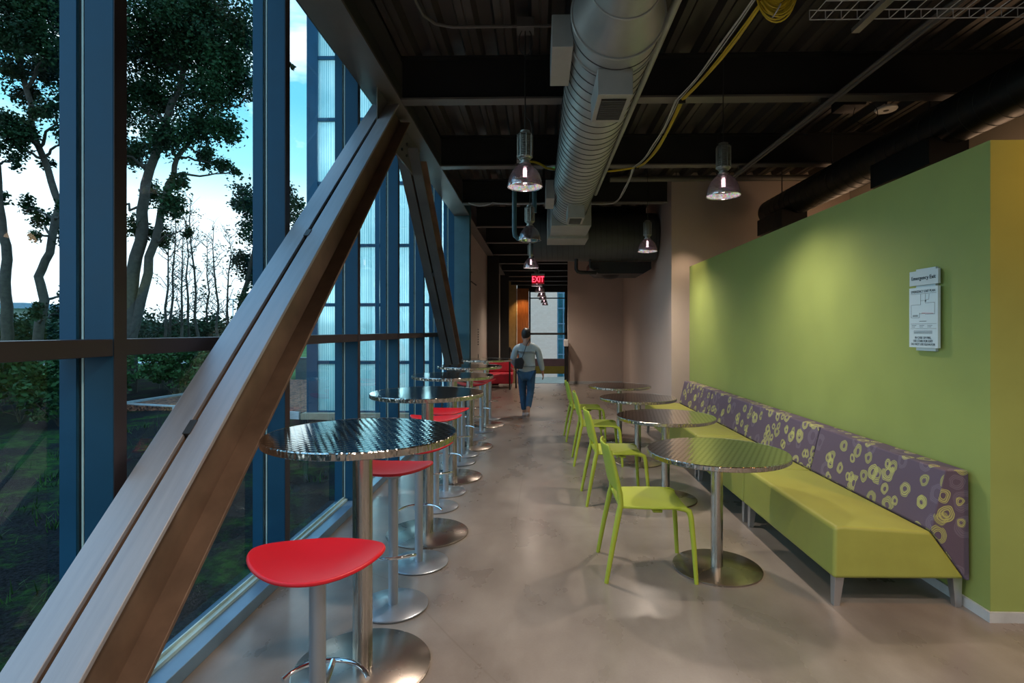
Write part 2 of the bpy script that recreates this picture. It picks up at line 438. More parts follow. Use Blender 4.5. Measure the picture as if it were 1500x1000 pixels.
# ------------------------------------------------------------------ room shell
o = MB().box(-1.80, 5.2, -3.1, 16.0, -.25, 0).build('floor', M['floor']); struct(o, 'polished mottled brown grey concrete floor', 'floor')
o = MB().box(-1.80, 3.0, 16.0, 27.2, -1.45, -1.15).build('floor', M['floor']); struct(o, 'lower concrete landing beyond the far guard panel', 'floor')
# corrugated deck
prof = []
x = -1.85
while x < 5.3:
    prof += [(x, 4.07), (x+.055, 4.07), (x+.06, 4.085), (x+.07, 4.085), (x+.075, 4.07), (x+.13, 4.07), (x+.16, 4.15), (x+.27, 4.15)]
    x += .3
mb = MB()
poly = [(a, -3.1, z) for a, z in prof] + [(prof[-1][0], -3.1, 4.3), (prof[0][0], -3.1, 4.3)]
mb.prism(poly, (0, 30.4, 0))
o = mb.build('ceiling', M['deck']); struct(o, 'dark corrugated metal ceiling deck', 'ceiling')

def wall(name, boxes, m, label):
    mb = MB()
    for b in boxes: mb.box(*b)
    return struct(mb.build(name, m), label, 'wall')
wall('wall_partition', [(2.41, 5.05, 2.965, 8.74, 0, 2.565)], M['greenw'], 'lime green partition enclosure with its sloping-looking top edge')
# niche walls : the pinkish wall facing the camera, the side wall leading off and the end wall
mb = MB(); mb.prism([(2.2, 9.05, 0), (5.2, 9.05, 0), (5.2, 9.25, 0), (2.45, 9.25, 0), (2.72, 15.9, 0), (2.72, 16.1, 0), (.875, 16.1, 0), (.875, 15.9, 0), (2.47, 15.9, 0)], (0,0,4.22))
struct(mb.build('wall_back', M['pink']), 'pinkish beige wall with a deep grey niche behind the banquette', 'wall')
wall('wall_right', [(5.1, 5.3, -3.1, 9.05, 0, 4.22)], M['cream'], 'beige side wall behind the green enclosure')
wall('wall_front', [(-1.8, 5.3, -3.3, -3.1, 0, 4.22)], M['cream'], 'beige wall behind the camera')
wall('wall_left', [(-1.75, -1.45, 10.35, 26.9, 0, 4.22)], M['cream'], 'cream wall beyond the glazing')
wall('wall_far', [(-1.75, -1.02, 26.0, 26.2, -1.15, 4.22)], M['olive'], 'olive beige panelled wall at the corridor end')
wall('wall_end', [(1.45, 3.0, 16.1, 27.2, -1.15, 4.22)], M['cream'], 'beige wall right of the far window')
wall('wall_header', [(-1.02, 1.45, 26.9, 27.1, 3.5, 4.22)], M['steelb'], 'black header above the far window')
wall('wall_timber', [(-.98, -.44, 26.0, 26.2, -1.15, 3.55)], M['wood'], 'orange brown timber panel left of the far window')
struct(MB().box(-1.02, -.98, 25.97, 26.15, -1.15, 3.55).build('trim_1', M['white']), 'thin white strip between olive and timber panels', 'trim')
struct(MB().box(2.395, 2.409, 2.964, 8.74, 0, .055).build('baseboard_right', M['basebd']), 'grey base strip of the green wall', 'baseboard')
struct(MB().box(2.395, 5.05, 2.95, 2.963, 0, .055).build('baseboard_end', M['basebd']), 'grey base strip of the green end face', 'baseboard')
struct(MB().box(.88, 2.44, 15.88, 15.9, 0, .08).build('baseboard_back', M['basebd']), 'pale base strip of the niche end wall', 'baseboard')
# slots on the cream wall
for i, (y0, y1, z0, z1) in enumerate([(11.9, 12.0, .95, 1.25)]): pass

# ------------------------------------------------------------------ curtain wall
ys = [1.985+1.37*k for k in range(-3, 7)]       # mullion near faces
XI, XG, XO = -1.57, -1.695, -1.76
mw = .064
for i in range(len(ys)):
    y = ys[i]; y0 = y+mw; y1 = ys[i+1] if i+1 < len(ys) else None
    if y1 is None: y1 = None
    root = D.objects.new('window_%d' % (i+1), None); C.objects.link(root); root.location = (XI, y, 0)
    struct(root, 'glazed curtain wall bay number %d from behind the camera' % (i+1), 'window')
    mb = MB(); mb.box(XI-.11, XI, y, y+mw, 0, 4.22)
    mb.build('mullion', M['frame'], root, world=True, bevel=.003)
    MB().box(XI, XI+.0025, y+.001, y+mw-.001, 0.0, 4.22).build('mullion_face_tint', M['framewarm'], root, world=True)  # thin strip added over the mullion to carry the lamp tint
    mb = MB(); mb.box(XO-.01, XG-.012, y-.004, y+mw+.004, -.1, 4.22); mb.build('outer_cap', M['frame'], root, world=True)
    mb = MB(); mb.box(XG-.012, XI-.11, y+.008, y+mw-.008, 0, 4.22); mb.build('gasket', M['gasket'], root, world=True)
    mb = MB()
    mb.box(XG+.0045, XG+.012, y+.001, y+.007, .068, 4.22); mb.build('glass_edge', M['edge'], root, world=True)
    if y1 is not None and i < 9:
        mb = MB(); mb.box(XI-.11, XI, y0, y1, 1.455, 1.518); mb.build('transom', M['framewarm'], root, world=True, bevel=.003)
        mb = MB(); mb.box(XI-.11, XI+.002, y, y1+.0, 0, .068); mb.build('sill', M['sillm'], root, world=True, bevel=.004)
        mb = MB(); mb.box(XG+.008, XI-.09, y0, y1, .068, .085); mb.box(XG-.0, XG+.008, y0, y1, .068, .1); mb.build('glazing_bead', M['edge'], root, world=True)
        for (z0, z1) in ((.06, 1.455), (1.518, 4.22)):
            mb = MB(); mb.face([(XG, y0-.03, z0), (XG, y1+.03, z0), (XG, y1+.03, z1), (XG, y0-.03, z1)]); mb.build('glass_pane', M['glass'], root, world=True)
        mb = MB(); mb.box(XO-.01, XG-.012, y0, y1, 1.46, 1.51); mb.box(XO-.01, XG-.012, y0, y1, -.05, .06); mb.build('outer_rail', M['frame'], root, world=True)
        mb = MB(); mb.box(XG-.012, XI-.11, y0, y1, -.02, .06); mb.box(XG-.012, XI-.11, y0, y1, 1.46, 1.51); mb.build('rail_gasket', M['gasket'], root, world=True)

# far window
root = D.objects.new('window_11', None); C.objects.link(root); root.location = (-.42, 26.9, -1.15); struct(root, 'tall black framed window at the corridor end', 'window')
mb = MB()
for x0, x1 in ((-.44, -.36), (1.32, 1.45)): mb.box(x0, x1, 26.9, 27.0, -1.15, 3.5)
mb.box(-.44, 1.45, 26.9, 27.0, 3.44, 3.5); mb.box(-.44, 1.45, 26.9, 27.0, 1.34, 1.44); mb.box(-.44, 1.45, 26.9, 27.0, -1.15, -1.05)
mb.box(-.44, 1.45, 26.9, 27.0, 3.12, 3.17)
mb.build('window_frame', M['steelb'], root, world=True)
mb = MB(); mb.face([(-.4, 26.95, -1.1), (1.4, 26.95, -1.1), (1.4, 26.95, 3.48), (-.4, 26.95, 3.48)]); mb.build('glass_pane', M['glassfar'], root, world=True)

# ------------------------------------------------------------------ ceiling beams
ordn = ['first','second','third','fourth','fifth','sixth','seventh','eighth','ninth','tenth','eleventh','twelfth']
def ibeam(mb, x0, x1, yc, z0, z1, w, t=.018):
    mb.box(x0, x1, yc-w/2, yc+w/2, z0, z0+t); mb.box(x0, x1, yc-w/2, yc+w/2, z1-t, z1); mb.box(x0, x1, yc-.008, yc+.008, z0+t, z1-t)
beams = [-1.1, .95, 3.0, 5.06, 7.1, 9.15, 11.2, 13.25, 15.3, 17.35, 19.4, 21.45, 23.5, 25.5]
names = {3.0:'first', 5.06:'second', 7.1:'third', 9.15:'fourth', 11.2:'fifth', 13.25:'sixth', 15.3:'seventh', 17.35:'eighth', 19.4:'ninth', 21.45:'tenth', 23.5:'eleventh', 25.5:'twelfth'}
for y in beams:
    xr = 5.1 if y < 9 else (2.15 if y < 9.3 else (2.2 if y < 15.5 else 1.45))
    nm = names.get(y)
    lab = 'dark steel I-beam under the ceiling deck, the %s one away from the camera' % nm if nm else 'dark steel I-beam under the ceiling deck behind the camera'
    if y == .95: lab = 'dark steel I-beam above the camera position'
    root = thing('ceiling_beam', lab, 'beam', (-1.2, y, 3.67), group='cross beams of the ceiling')
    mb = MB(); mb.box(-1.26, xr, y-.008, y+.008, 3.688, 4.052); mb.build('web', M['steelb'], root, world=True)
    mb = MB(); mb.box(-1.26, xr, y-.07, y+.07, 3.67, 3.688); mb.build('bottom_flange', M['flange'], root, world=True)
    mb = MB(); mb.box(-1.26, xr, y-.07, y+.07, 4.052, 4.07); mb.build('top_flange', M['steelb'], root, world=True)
for (y0, y1, lab) in ((-3.0, 10.05, 'heavy grey edge beam above the glazing carrying the diagonal braces'), (10.3, 15.45, 'edge beam beyond the slate blue column'), (15.75, 20.9, 'farthest edge beam above the cream wall')):
    root = thing('edge_beam', lab, 'beam', (-1.405, (y0+y1)/2, 3.67))
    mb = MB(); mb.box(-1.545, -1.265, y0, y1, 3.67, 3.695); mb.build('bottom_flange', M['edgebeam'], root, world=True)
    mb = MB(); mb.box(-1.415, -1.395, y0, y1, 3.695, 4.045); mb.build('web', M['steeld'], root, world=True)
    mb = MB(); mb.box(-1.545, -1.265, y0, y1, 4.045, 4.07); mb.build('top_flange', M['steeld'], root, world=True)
for (y, m, lab, h) in ((10.17, 'teal', 'slate blue steel column where the glazing ends', 4.07), (15.6, 'steelb', 'black steel column midway along the cream wall', 4.07), (21.0, 'steelb', 'farthest black steel column on the left of the corridor', 4.07)):
    root = thing('steel_column', lab, 'column', (-1.405, y, 0))
    xl, xr = (-1.545, -1.265) if y < 15 else (-1.44, -1.12)
    zz = 0 if y < 16 else -1.15
    mb = MB(); mb.box(xl, xr, y-.12, y-.10, zz, h); mb.box(xl, xr, y+.10, y+.12, zz, h); mb.build('flange', M[m], root, world=True)
    mb = MB(); mb.box((xl+xr)/2-.01, (xl+xr)/2+.01, y-.10, y+.10, zz, h); mb.build('web', M['steelb'], root, world=True)
# gusset
root = thing('gusset_plate', 'steel gusset plate under the edge beam where the two braces meet', 'plate', (-1.405, 5.6, 3.3))
mb = MB(); mb.prism([(-1.415, 5.0, 3.668), (-1.415, 5.25, 3.297), (-1.415, 6.14, 3.297), (-1.415, 6.45, 3.668)], (.02,0,0)); mb.build('plate', M['edgebeam'], root, world=True)
for yy, zz in ((5.55,3.40),(5.75,3.40),(5.55,3.52),(5.75,3.52),(5.65,3.6)):
    mb = MB(); mb.lathe([(0,.0),(.016,.0),(.016,.018),(0,.018)], (-1.396, yy, zz), 6, 'X'); mb.build('bolt', M['steeld'], root, world=True)

# diagonal braces : two channels back to back, toes outward
def brace(y0, z0, y1, z1, side, lab, spacers, ztop, zbot, yend=None, mt='brace'):
    root = thing('diagonal_brace', lab, 'brace', (-1.405, y0 if z0 < z1 else y1, 0))
    d = Vector((0, y1-y0, z1-z0)).normalized()
    nrm = Vector((0, -d.z, d.y))*side            # pointing away from the visible flange face... offset to body
    depth = .31; t = .018; half = .122; gap = .011
    P0, P1 = Vector((0,y0,z0)), Vector((0,y1,z1))
    def clipz(off, z):   # point on line offset by off at height z
        p = P0+nrm*off; k = (z-p.z)/d.z; r_ = p+d*k
        if yend is not None and r_.y > yend: r_ = p+d*((yend-p.y)/d.y)
        return r_
    def bar(mb, x0, x1, o0, o1):
        a0, a1 = clipz(o0, zbot), clipz(o0, ztop); b0, b1 = clipz(o1, zbot), clipz(o1, ztop)
        mb.prism([(x0, a0.y, a0.z), (x0, b0.y, b0.z), (x0, b1.y, b1.z), (x0, a1.y, a1.z)], (x1-x0, 0, 0))
    for sgn in (-1, 1):
        xa, xb = sorted((-1.407+sgn*gap, -1.407+sgn*half)); wa, wb = sorted((-1.407+sgn*gap, -1.407+sgn*(gap+.016)))
        mb = MB(); bar(mb, xa, xb, 0, t); ch_ = mb.build('channel', M[mt], root, world=True, bevel=.003)
        mb = MB(); bar(mb, wa, wb, t, depth-t); mb.build('channel_web', M['bracewarm'], ch_, world=True)
        mb = MB(); bar(mb, xa, xb, depth-t, depth); mb.build('channel_flange', M['bracewarm'], ch_, world=True, bevel=.003)
    for k in spacers:
        p = P0.lerp(P1, k)
        a = p+nrm*-.004; b = p+nrm*(depth); u = d*.035
        mb = MB(); q = [a-u, a+u, b+u, b-u]; mb.prism([(-1.407-gap-.004, v.y, v.z) for v in q], (2*gap+.008, 0, 0)); mb.build('spacer_block', M['steeld'], root, world=True)
    return root
d1 = Vector((0, 4.816-1.5, 3.47-.563)).normalized()
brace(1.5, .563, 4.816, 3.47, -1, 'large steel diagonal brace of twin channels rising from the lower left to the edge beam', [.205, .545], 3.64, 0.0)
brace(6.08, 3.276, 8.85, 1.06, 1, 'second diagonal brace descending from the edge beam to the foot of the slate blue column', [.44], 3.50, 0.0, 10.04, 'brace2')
mb = MB(); mb.box(-1.57, -1.25, .72, 1.38, 0, .02); mb.box(-1.55,-1.27,1.0,1.02,0,.02)
# apex plate
root = thing('hanger_plate', 'narrow steel hanger plate joining the big diagonal brace to the edge beam', 'plate', (-1.40, 4.95, 3.4))
mb = MB(); mb.box(-1.403, -1.397, 4.72, 5.3, 3.32, 3.67); mb.build('plate', M['edgebeam'], root, world=True)

# ------------------------------------------------------------------ ducts
def ringpts(c, r, n, axis):
    out = []
    for k in range(n):
        a = 2*pi*k/n
        out.append((c[0]+r*cos(a), c[1], c[2]+r*sin(a)) if axis == 'Y' else (c[0], c[1]+r*cos(a), c[2]+r*sin(a)))
    return out
root = thing('air_duct', 'large round pale grey spiral air duct running down the middle of the ceiling', 'duct', (.47, 5.6, 3.13))
cx, cz, R = .47, 3.40, .268
mb = MB(); mb.lathe([(.17,-3.0),(.185,-3.0),(.19,2.90),(.19,2.94),(.266,3.18),(R,3.2),(R,8.25),(R-.02,8.25)], (cx,0,cz), 64, 'Y'); mb.build('duct_body', M['duct'], root, True, True)
def helix(mb, c, r, y0, y1, pitch, axis, n=48, w=.003):
    m = int((y1-y0)/pitch*n); pts = []
    for k in range(m+1):
        a = 2*pi*k/n; q = y0+pitch*k/n
        pts.append((c[0]+r*cos(a), q, c[2]+r*sin(a)) if axis == 'Y' else (q, c[1]+r*cos(a), c[2]+r*sin(a)))
    mb.tube(pts, w, 4)
mb = MB(); helix(mb, (cx,0,cz), R+.0015, 3.22, 8.18, .135, 'Y', 56, .0036); mb.build('spiral_seam', M['ductseam'], root, world=True)
mb = MB(); helix(mb, (cx,0,cz), .1905, .4, 2.88, .2, 'Y'); mb.build('spiral_seam', M['ductseam'], root, world=True)
for yy, r in ((2.92,.192),(3.19,.271),(3.42,.270)):
    mb = MB(); mb.tube(ringpts((cx,yy,cz), r, 64, 'Y'), .009, 6, True); mb.build('joint_ring', M['duct'], root, True, True)
# takeoff boxes with grilles
def takeoff(cx0, cy0, cz0, dx, w, l, h, lab=None, mt='duct'):
    rot = Matrix.Rotation(dx, 4, 'Y')
    bm = MB()
    vs = []
    for (a,b,c) in ((-w,-l,-h),(w,-l,-h),(w,l,-h),(-w,l,-h),(-w,-l,h),(w,-l,h),(w,l,h),(-w,l,h)):
        p = rot @ Vector((a,b,c)); vs.append(bm.bm.verts.new((cx0+p.x, cy0+p.y, cz0+p.z)))
    for f in ((3,2,1,0),(4,5,6,7),(0,1,5,4),(1,2,6,5),(2,3,7,6),(3,0,4,7)): bm.bm.faces.new([vs[i] for i in f])
    b = bm.build('diffuser_box', M[mt], root, world=True, bevel=.004)
    g = MB()
    def q(a,b_,c): 
        p = rot @ Vector((a,b_,c)); return (cx0+p.x, cy0+p.y, cz0+p.z)
    # near the far (lower) face : louvres on the bottom
    g.prism([q(-w*.72,-l*.74,-h-.002), q(w*.72,-l*.74,-h-.002), q(w*.72,l*.74,-h-.002), q(-w*.72,l*.74,-h-.002)], rot @ Vector((0,0,-.003)))
    gg = g.build('grille_recess', M['ductb'], b)
    gg.location = -parent_world(b)
    s = MB(); k = -l*.66
    while k < l*.7:
        s.prism([q(-w*.7,k,-h-.005), q(w*.7,k,-h-.005), q(w*.7,k+.006,-h-.009), q(-w*.7,k+.006,-h-.009)], rot @ Vector((0,0,-.003))); k += .032
    s2 = s.build('grille_louvres', M['ductd'], b); s2.location = -parent_world(b)
takeoff(.47, 3.545, 3.06, 0, .107, .22, .08)
takeoff(.485, 7.15, 3.06, 0, .107, .22, .08)
for (x0,x1,y0,y1,z0,z1) in ((.085,.215,3.32,3.85,3.27,3.47),(.10,.215,7.0,7.6,3.24,3.48)):
    mb = MB(); mb.box(x0,x1,y0,y1,z0,z1); mb.build('side_takeoff_box', M['duct'], root, world=True, bevel=.004)
# plenum
mb = MB(); mb.prism([(.20,8.2,3.12),(.80,8.2,3.12),(.80,8.2,3.66),(.20,8.2,3.66)], (0,.9,0)); mb.build('plenum_box', M['duct'], root, world=True, bevel=.005)
mb = MB(); mb.prism([(.16,9.1,3.08),(.84,9.1,3.08),(.84,9.1,3.66),(.16,9.1,3.66)], (0,.7,0)); mb.build('plenum_flange', M['duct'], root, world=True, bevel=.005)

root = thing('cross_duct', 'very large dark grey duct crossing above the niche behind the pale duct', 'duct', (1.1, 10.45, 2.9))
mb = MB(); mb.lathe([(0,-.08),(.44,-.08),(.45,-.06),(.45,2.2),(.44,2.22),(0,2.22)], (0,10.42,3.32), 48, 'X'); mb.build('duct_body', M['ductd'], root, True, True)
mb = MB(); helix(mb, (0,10.42,3.32), .4505, .0, 2.16, .1, 'X')
mb.build('spiral_seam', M['ductb'], root, world=True)
root = thing('fan_coil_unit', 'dark hanging fan unit with round bottom cap below the dark cross duct', 'equipment', (1.5, 11.0, 2.6))
mb = MB(); mb.prism([(1.15,10.4,2.63),(2.0,10.4,2.63),(2.15,10.4,2.72),(2.15,10.4,2.86),(1.0,10.4,2.86),(1.0,10.4,2.75)], (0,.9,0)); mb.build('casing', M['ductb'], root, world=True, bevel=.01)
mb = MB(); mb.lathe([(0,-.08),(.12,-.06),(.19,0)], (1.42,10.8,2.64), 24); mb.build('bottom_cap', M['ductb'], root, True, True)
mb = MB(); mb.tube([(.72,10.3,2.95),(.72,10.3,2.70),(.75,10.3,2.66),(.80,10.3,2.645),(1.1,10.4,2.645)], .035, 10); mb.build('pipe', M['ductb'], root, True, True)
mb = MB(); mb.tube([(.98,10.3,2.95),(.98,10.3,2.74),(1.05,10.35,2.70),(1.15,10.4,2.72)], .02, 8); mb.build('hose', M['ductb'], root, True, True)

root = thing('black_duct', 'long black round duct above the green enclosure on the right', 'duct', (3.67, 5.5, 3.18))
mb = MB(); mb.lathe([(0,8.75),(.17,8.75),(.2,8.70),(.2,-2.5),(.17,-2.5)], (3.67,0,3.40), 40, 'Y'); mb.build('duct_body', M['ductb'], root, True, True)
for y in (3.5, 5.2, 6.9, 8.3):
    mb = MB(); mb.tube([(3.67,y,3.6),(3.67,y,4.08)], .008, 6); mb.build('hanger_rod', M['steeld'], root, world=True)
mb = MB(); helix(mb, (3.67,0,3.40), .2005, 1.0, 8.6, .16, 'Y', 32)
mb.build('spiral_seam', M['ductd'], root, world=True)
for (y0, y1, x0, x1, z0) in ((4.9,5.75,3.45,3.80,3.02), (7.75,8.6,3.42,3.78,3.02)):
    mb = MB(); mb.box(x0,x1,y0,y1,z0,3.26); mb.box(x0+.1,x1-.12,y0+.3,y1-.3,z0-.16,z0); mb.build('diffuser_box', M['ductb'], root, world=True, bevel=.004)
root = thing('curved_duct', 'short curved black duct rising out of the green enclosure by the top right corner', 'duct', (4.4, 4.6, 2.565))
mb = MB(); mb.tube([(4.45+.5*cos(a), 4.6, 3.195-.5*sin(a)) for a in [k*pi/2/8 for k in range(8, -1, -1)]], .13, 16); mb.build('duct_body', M['ductb'], root, True, True)

# pipes and conduits
def pipe(name, pts, r, m, lab, cat='pipe', n=12, hang=None):
    root = thing(name, lab, cat, pts[0])
    mb = MB(); mb.tube(pts, r, n); mb.build('tube', M[m], root, True, True)
    if hang:
        for (hx, hy, hz) in hang:
            mb = MB(); mb.tube([(hx,hy,hz),(hx,hy,4.08)], .006, 6); mb.build('hanger_rod', M['steeld'], root, world=True)
    return root
pipe('pipe', [(.85,-2.8,3.57),(.85,8.1,3.57)], .028, 'duct', 'thin beige grey pipe running alongside the pale duct', hang=[(.85,2.0,3.57),(.85,6.2,3.57)])
pipe('pipe', [(1.15,8.75,3.97),(4.9,8.75,3.97)], .05, 'flange', 'horizontal grey pipe crossing in front of the beige wall top', hang=[(2.2,8.75,3.97),(3.3,8.75,3.97),(4.0,8.75,3.97)])
pipe('pipe', [(-.33,7.65,4.08),(-.33,7.65,2.95),(-.32,7.65,2.88),(-.28,7.65,2.84),(-.17,7.65,2.84)], .033, 'teal', 'slate blue insulated drop pipe bending behind the second pendant lamp')
pipe('pipe', [(-.05,7.65,4.08),(-.05,7.65,3.2)], .033, 'teal', 'short straight slate blue drop pipe beside the duct')
# strut conduit
root = thing('conduit_run', 'pair of dark conduits running diagonally away under the ceiling right of centre', 'conduit', (2.64, 4.5, 3.6))
for dx in (0, .045):
    mb = MB(); mb.tube([(2.62+dx,-2.0,3.62),(2.62+dx,7.5,3.62)], .016, 8); mb.build('conduit', M['flange'], root, True, True)
for y in (3.0, 5.06, 7.1): MB().box(2.58,2.70,y-.02,y+.02,3.635,3.67).build('clip', M['steeld'], root, world=True)
root = thing('junction_box', 'small grey ceiling junction box with curved conduit above the nearest left pendant', 'box', (-.1, 4.45, 4.0))
mb = MB(); mb.box(-.17,-.03,4.38,4.52,3.99,4.07); mb.build('box_body', M['flange'], root, world=True, bevel=.004)
mb = MB(); mb.tube([(-.17,4.45,4.03),(-.7,4.45,4.03),(-.83,4.40,4.03),(-.90,4.28,4.03),(-.92,4.1,4.03),(-.95,3.1,4.03)], .013, 8); mb.tube([(-.03,4.45,4.03),(.6,4.45,4.03)], .013, 8); mb.build('conduit', M['flange'], root, True, True)
mb = MB(); mb.tube([(-.1+.05*cos(a)*(1.1), 4.45, 3.90+.11*sin(a)) for a in [pi*2*k/20 for k in range(20)]], .004, 6, True); mb.build('cord_loop', M['steeld'], root, True, True)
root = thing('junction_box', 'dark ceiling box with looped wire left of the white ceiling speaker', 'box', (3.42, 6.0, 4.0))
mb = MB(); mb.box(3.26,3.50,5.9,6.15,3.96,4.072); mb.build('box_body', M['steelb'], root, world=True, bevel=.004)
mb = MB(); mb.tube([(3.55+.13*cos(a), 6.0, 3.90+.12*sin(a)) for a in [pi*2*k/24 for k in range(24)]], .004, 6, True); mb.build('wire', M['steelb'], root, True, True)
root = thing('ceiling_speaker', 'round white disc hanging under the deck at the upper right', 'speaker', (3.80, 6.05, 4.0))
mb = MB(); mb.lathe([(0,0),(.10,0),(.11,.012),(.105,.03),(.06,.045),(0,.045)], (3.80,6.05,3.95), 32); mb.build('disc', M['white'], root, True, True)
mb = MB(); mb.lathe([(0,-.004),(.025,-.004),(.03,0),(0,0)], (3.80,6.05,3.95), 16); mb.tube([(3.80,6.05,3.99),(3.80,6.05,4.08)], .01, 8); mb.build('stem', M['steeld'], root, world=True)
root = thing('access_point', 'small white disc with green light under the third beam beside the left pendant', 'device', (.22, 7.02, 3.62))
mb = MB(); mb.lathe([(0,0),(.085,.005),(.09,.02),(.06,.035),(0,.035)], (.20,7.05,3.633), 28); mb.build('disc', M['white'], root, True, True)
mb = MB(); mb.lathe([(0,-.003),(.006,-.003),(.006,.004),(0,.004)], (.20,7.02,3.633), 8); mb.build('indicator', M['led'], root, world=True)
root = thing('outlet_box', 'small dark outlet box with white sockets on the third beam', 'outlet', (-.24, 7.02, 3.67))
mb = MB(); mb.box(-.30,-.20,6.98,7.03,3.68,3.80); mb.build('box_body', M['steelb'], root, world=True)
mb = MB(); mb.box(-.27,-.225,6.972,6.98,3.69,3.735); mb.box(-.27,-.225,6.972,6.98,3.745,3.79); mb.build('socket', M['white'], root, world=True)
root = thing('red_tag', 'small red tag under the deck right of the pale duct', 'tag', (1.15, 5.6, 3.9))
mb = MB(); mb.box(1.16,1.27,5.52,5.57,4.03,4.075); mb.build('tag_body', M['redfab'], root, world=True)

# cables
def sag(a, b, d, n=14):
    a, b = Vector(a), Vector(b)
    return [tuple(a.lerp(b, k/n)+Vector((0,0,-d*4*(k/n)*(1-k/n)))) for k in range(n+1)]
def bundle(name, lab, path, offs, r, m, ties=None):
    root = thing(name, lab, 'cable', path[len(path)//2])
    mb = MB()
    for dx, dz in offs: mb.tube([(p[0]+dx*(1+.3*sin(i)), p[1], p[2]+dz) for i, p in enumerate(path)], r, 6)
    mb.build('cable', M[m], root, True, True)
    if ties:
        for t in ties: MB().box(t[0]-.03, t[0]+.03, t[1]-.012, t[1]+.012, t[2]-.03, t[2]+.022).build('tie_clip', M['black'], root, world=True)
p1, p2 = (1.31,5.0,3.645), (1.27,7.05,3.645)
py_ = sag((1.44,2.6,3.70), p1, .10) + sag(p1, p2, .13)[1:] + sag(p2, (.1,6.98,3.62), .06)[1:] + sag((.1,6.98,3.62), (-.1,6.98,3.70), -.02, 4)[1:] + [(-.22,6.97,3.69)]
bundle('cable_bundle', 'bundle of yellow data cables draped below the ceiling beams', py_, [(0,0),(.012,.004),(.006,.012),(-.008,.008),(.014,.014)], .006, 'yellowc', [p1, p2])
p3 = (1.22,9.06,3.645)
pw_ = sag((1.40,2.6,3.72), (p1[0]-.03,p1[1],p1[2]), .08) + sag((p1[0]-.03,p1[1],p1[2]), (p2[0]-.03,p2[1],p2[2]), .10)[1:] + sag((p2[0]-.03,p2[1],p2[2]), p3, .12)[1:] + sag(p3, (.9,9.06,3.64), .01, 4)[1:]
bundle('cable_bundle', 'thin white cables strapped beside the yellow bundle', pw_, [(0,0),(-.012,.006),(-.022,.0)], .004, 'whitec')
bundle('cable_bundle', 'thin loose white wires along the fourth beam left of the duct', sag((-1.15,9.03,3.66), (-.75,9.03,3.66), .05)+sag((-.75,9.03,3.66), (.1,9.03,3.65), .02)[1:], [(0,0),(.0,.01)], .005, 'whitec')
root = thing('cable_coil', 'hanging coil of yellow data cable at the top edge', 'cable', (1.46,3.2,3.5))
mb = MB()
for k in range(16):
    rr = .075+.0035*k; z0 = 3.535-.004*k
    mb.tube([(1.355+rr*cos(a)*.9+.010*sin(k*2.1), 3.12+.004*sin(a+k)+.006*(k%4), z0+.02+(.20 if sin(a) > 0 else .10+.012*k/2)*sin(a)) for a in [2*pi*j/28 for j in range(28)]], .0055, 5, True)
mb.build('cable', M['yellowc'], root, True, True)
mb = MB(); mb.tube([(1.355,3.14,3.62),(1.355,3.14,4.08)], .005, 6); mb.build('hanger_rod', M['steeld'], root, world=True)
mb = MB(); mb.tube([(1.35+.02*cos(a),3.13+.05*sin(a)*.8,3.36+.035*cos(a)) for a in [2*pi*j/12 for j in range(12)]], .004, 5, True); mb.build('tie', M['whitec'], root, True, True)
# cable tray
root = thing('cable_tray', 'white wire mesh cable tray crossing the top right corner', 'tray', (2.6,3.35,3.5))
mb = MB()
TX0, TX1, TY0, TY1, TZ = 1.73, 5.0, 3.22, 3.52, 3.53
for (yy, zz) in ((TY0,TZ+.06),(TY0,TZ),(TY0+.1,TZ),(TY0+.2,TZ),(TY1,TZ),(TY1,TZ+.06)): mb.tube([(TX0,yy,zz),(TX1,yy,zz)], .0035, 6)
x = TX0
while x < TX1:
    mb.tube([(x,TY0,TZ+.06),(x,TY0,TZ),(x,TY1,TZ),(x,TY1,TZ+.06)], .003, 6); x += .1
mb.build('wire_mesh', M['whitec'], root, True, True)
for xx in (2.075, 4.225):
    MB().box(xx-.025,xx+.025,TY0-.05,TY1+.1,TZ-.035,TZ-.005).build('support_strut', M['alu'], root, world=True)
    for yy in (TY0-.02, TY1+.06):
        mb = MB(); mb.tube([(xx,yy,TZ-.03),(xx,yy,4.08)], .005, 6); mb.build('hanger_rod', M['steeld'], root, world=True)

# ------------------------------------------------------------------ exit sign
def text_mesh(name, s, size, m, parent, loc, rot, extrude=.001, align='CENTER', sx=1.0):
    cu = D.curves.new(name, 'FONT'); cu.body = s; cu.size = size; cu.extrude = extrude; cu.align_x = align; cu.align_y = 'CENTER'; cu.resolution_u = 3
    t = D.objects.new(name+'_src', cu); C.objects.link(t)
    bpy.context.view_layer.update()
    me = D.meshes.new_from_object(t.evaluated_get(bpy.context.evaluated_depsgraph_get()))
    C.objects.unlink(t); D.objects.remove(t)
    me.materials.clear(); me.materials.append(m)
    o = D.objects.new(name, me); C.objects.link(o); o.parent = parent; o.location = loc; o.rotation_euler = rot; o.scale = (sx,1,1)
    return o
root = thing('exit_sign', 'red lit EXIT sign hanging over the corridor', 'sign', (0, 13.2, 2.78))
MB().box(-.15,.15,-.025,.025,-.10,.10).build('sign_box', M['signred'], root, bevel=.004)
MB().box(-.16,.16,-.03,.03,.10,.14).build('canopy', M['alu'], root)
mb = MB(); mb.tube([(0,0,.14),(0,0,1.28)], .008, 8); mb.build('hanger_rod', M['steeld'], root)
text_mesh('lettering', 'EXIT', .20, M['redlet'], root, (0,-.028,0), (pi/2,0,0), .002, sx=.72)

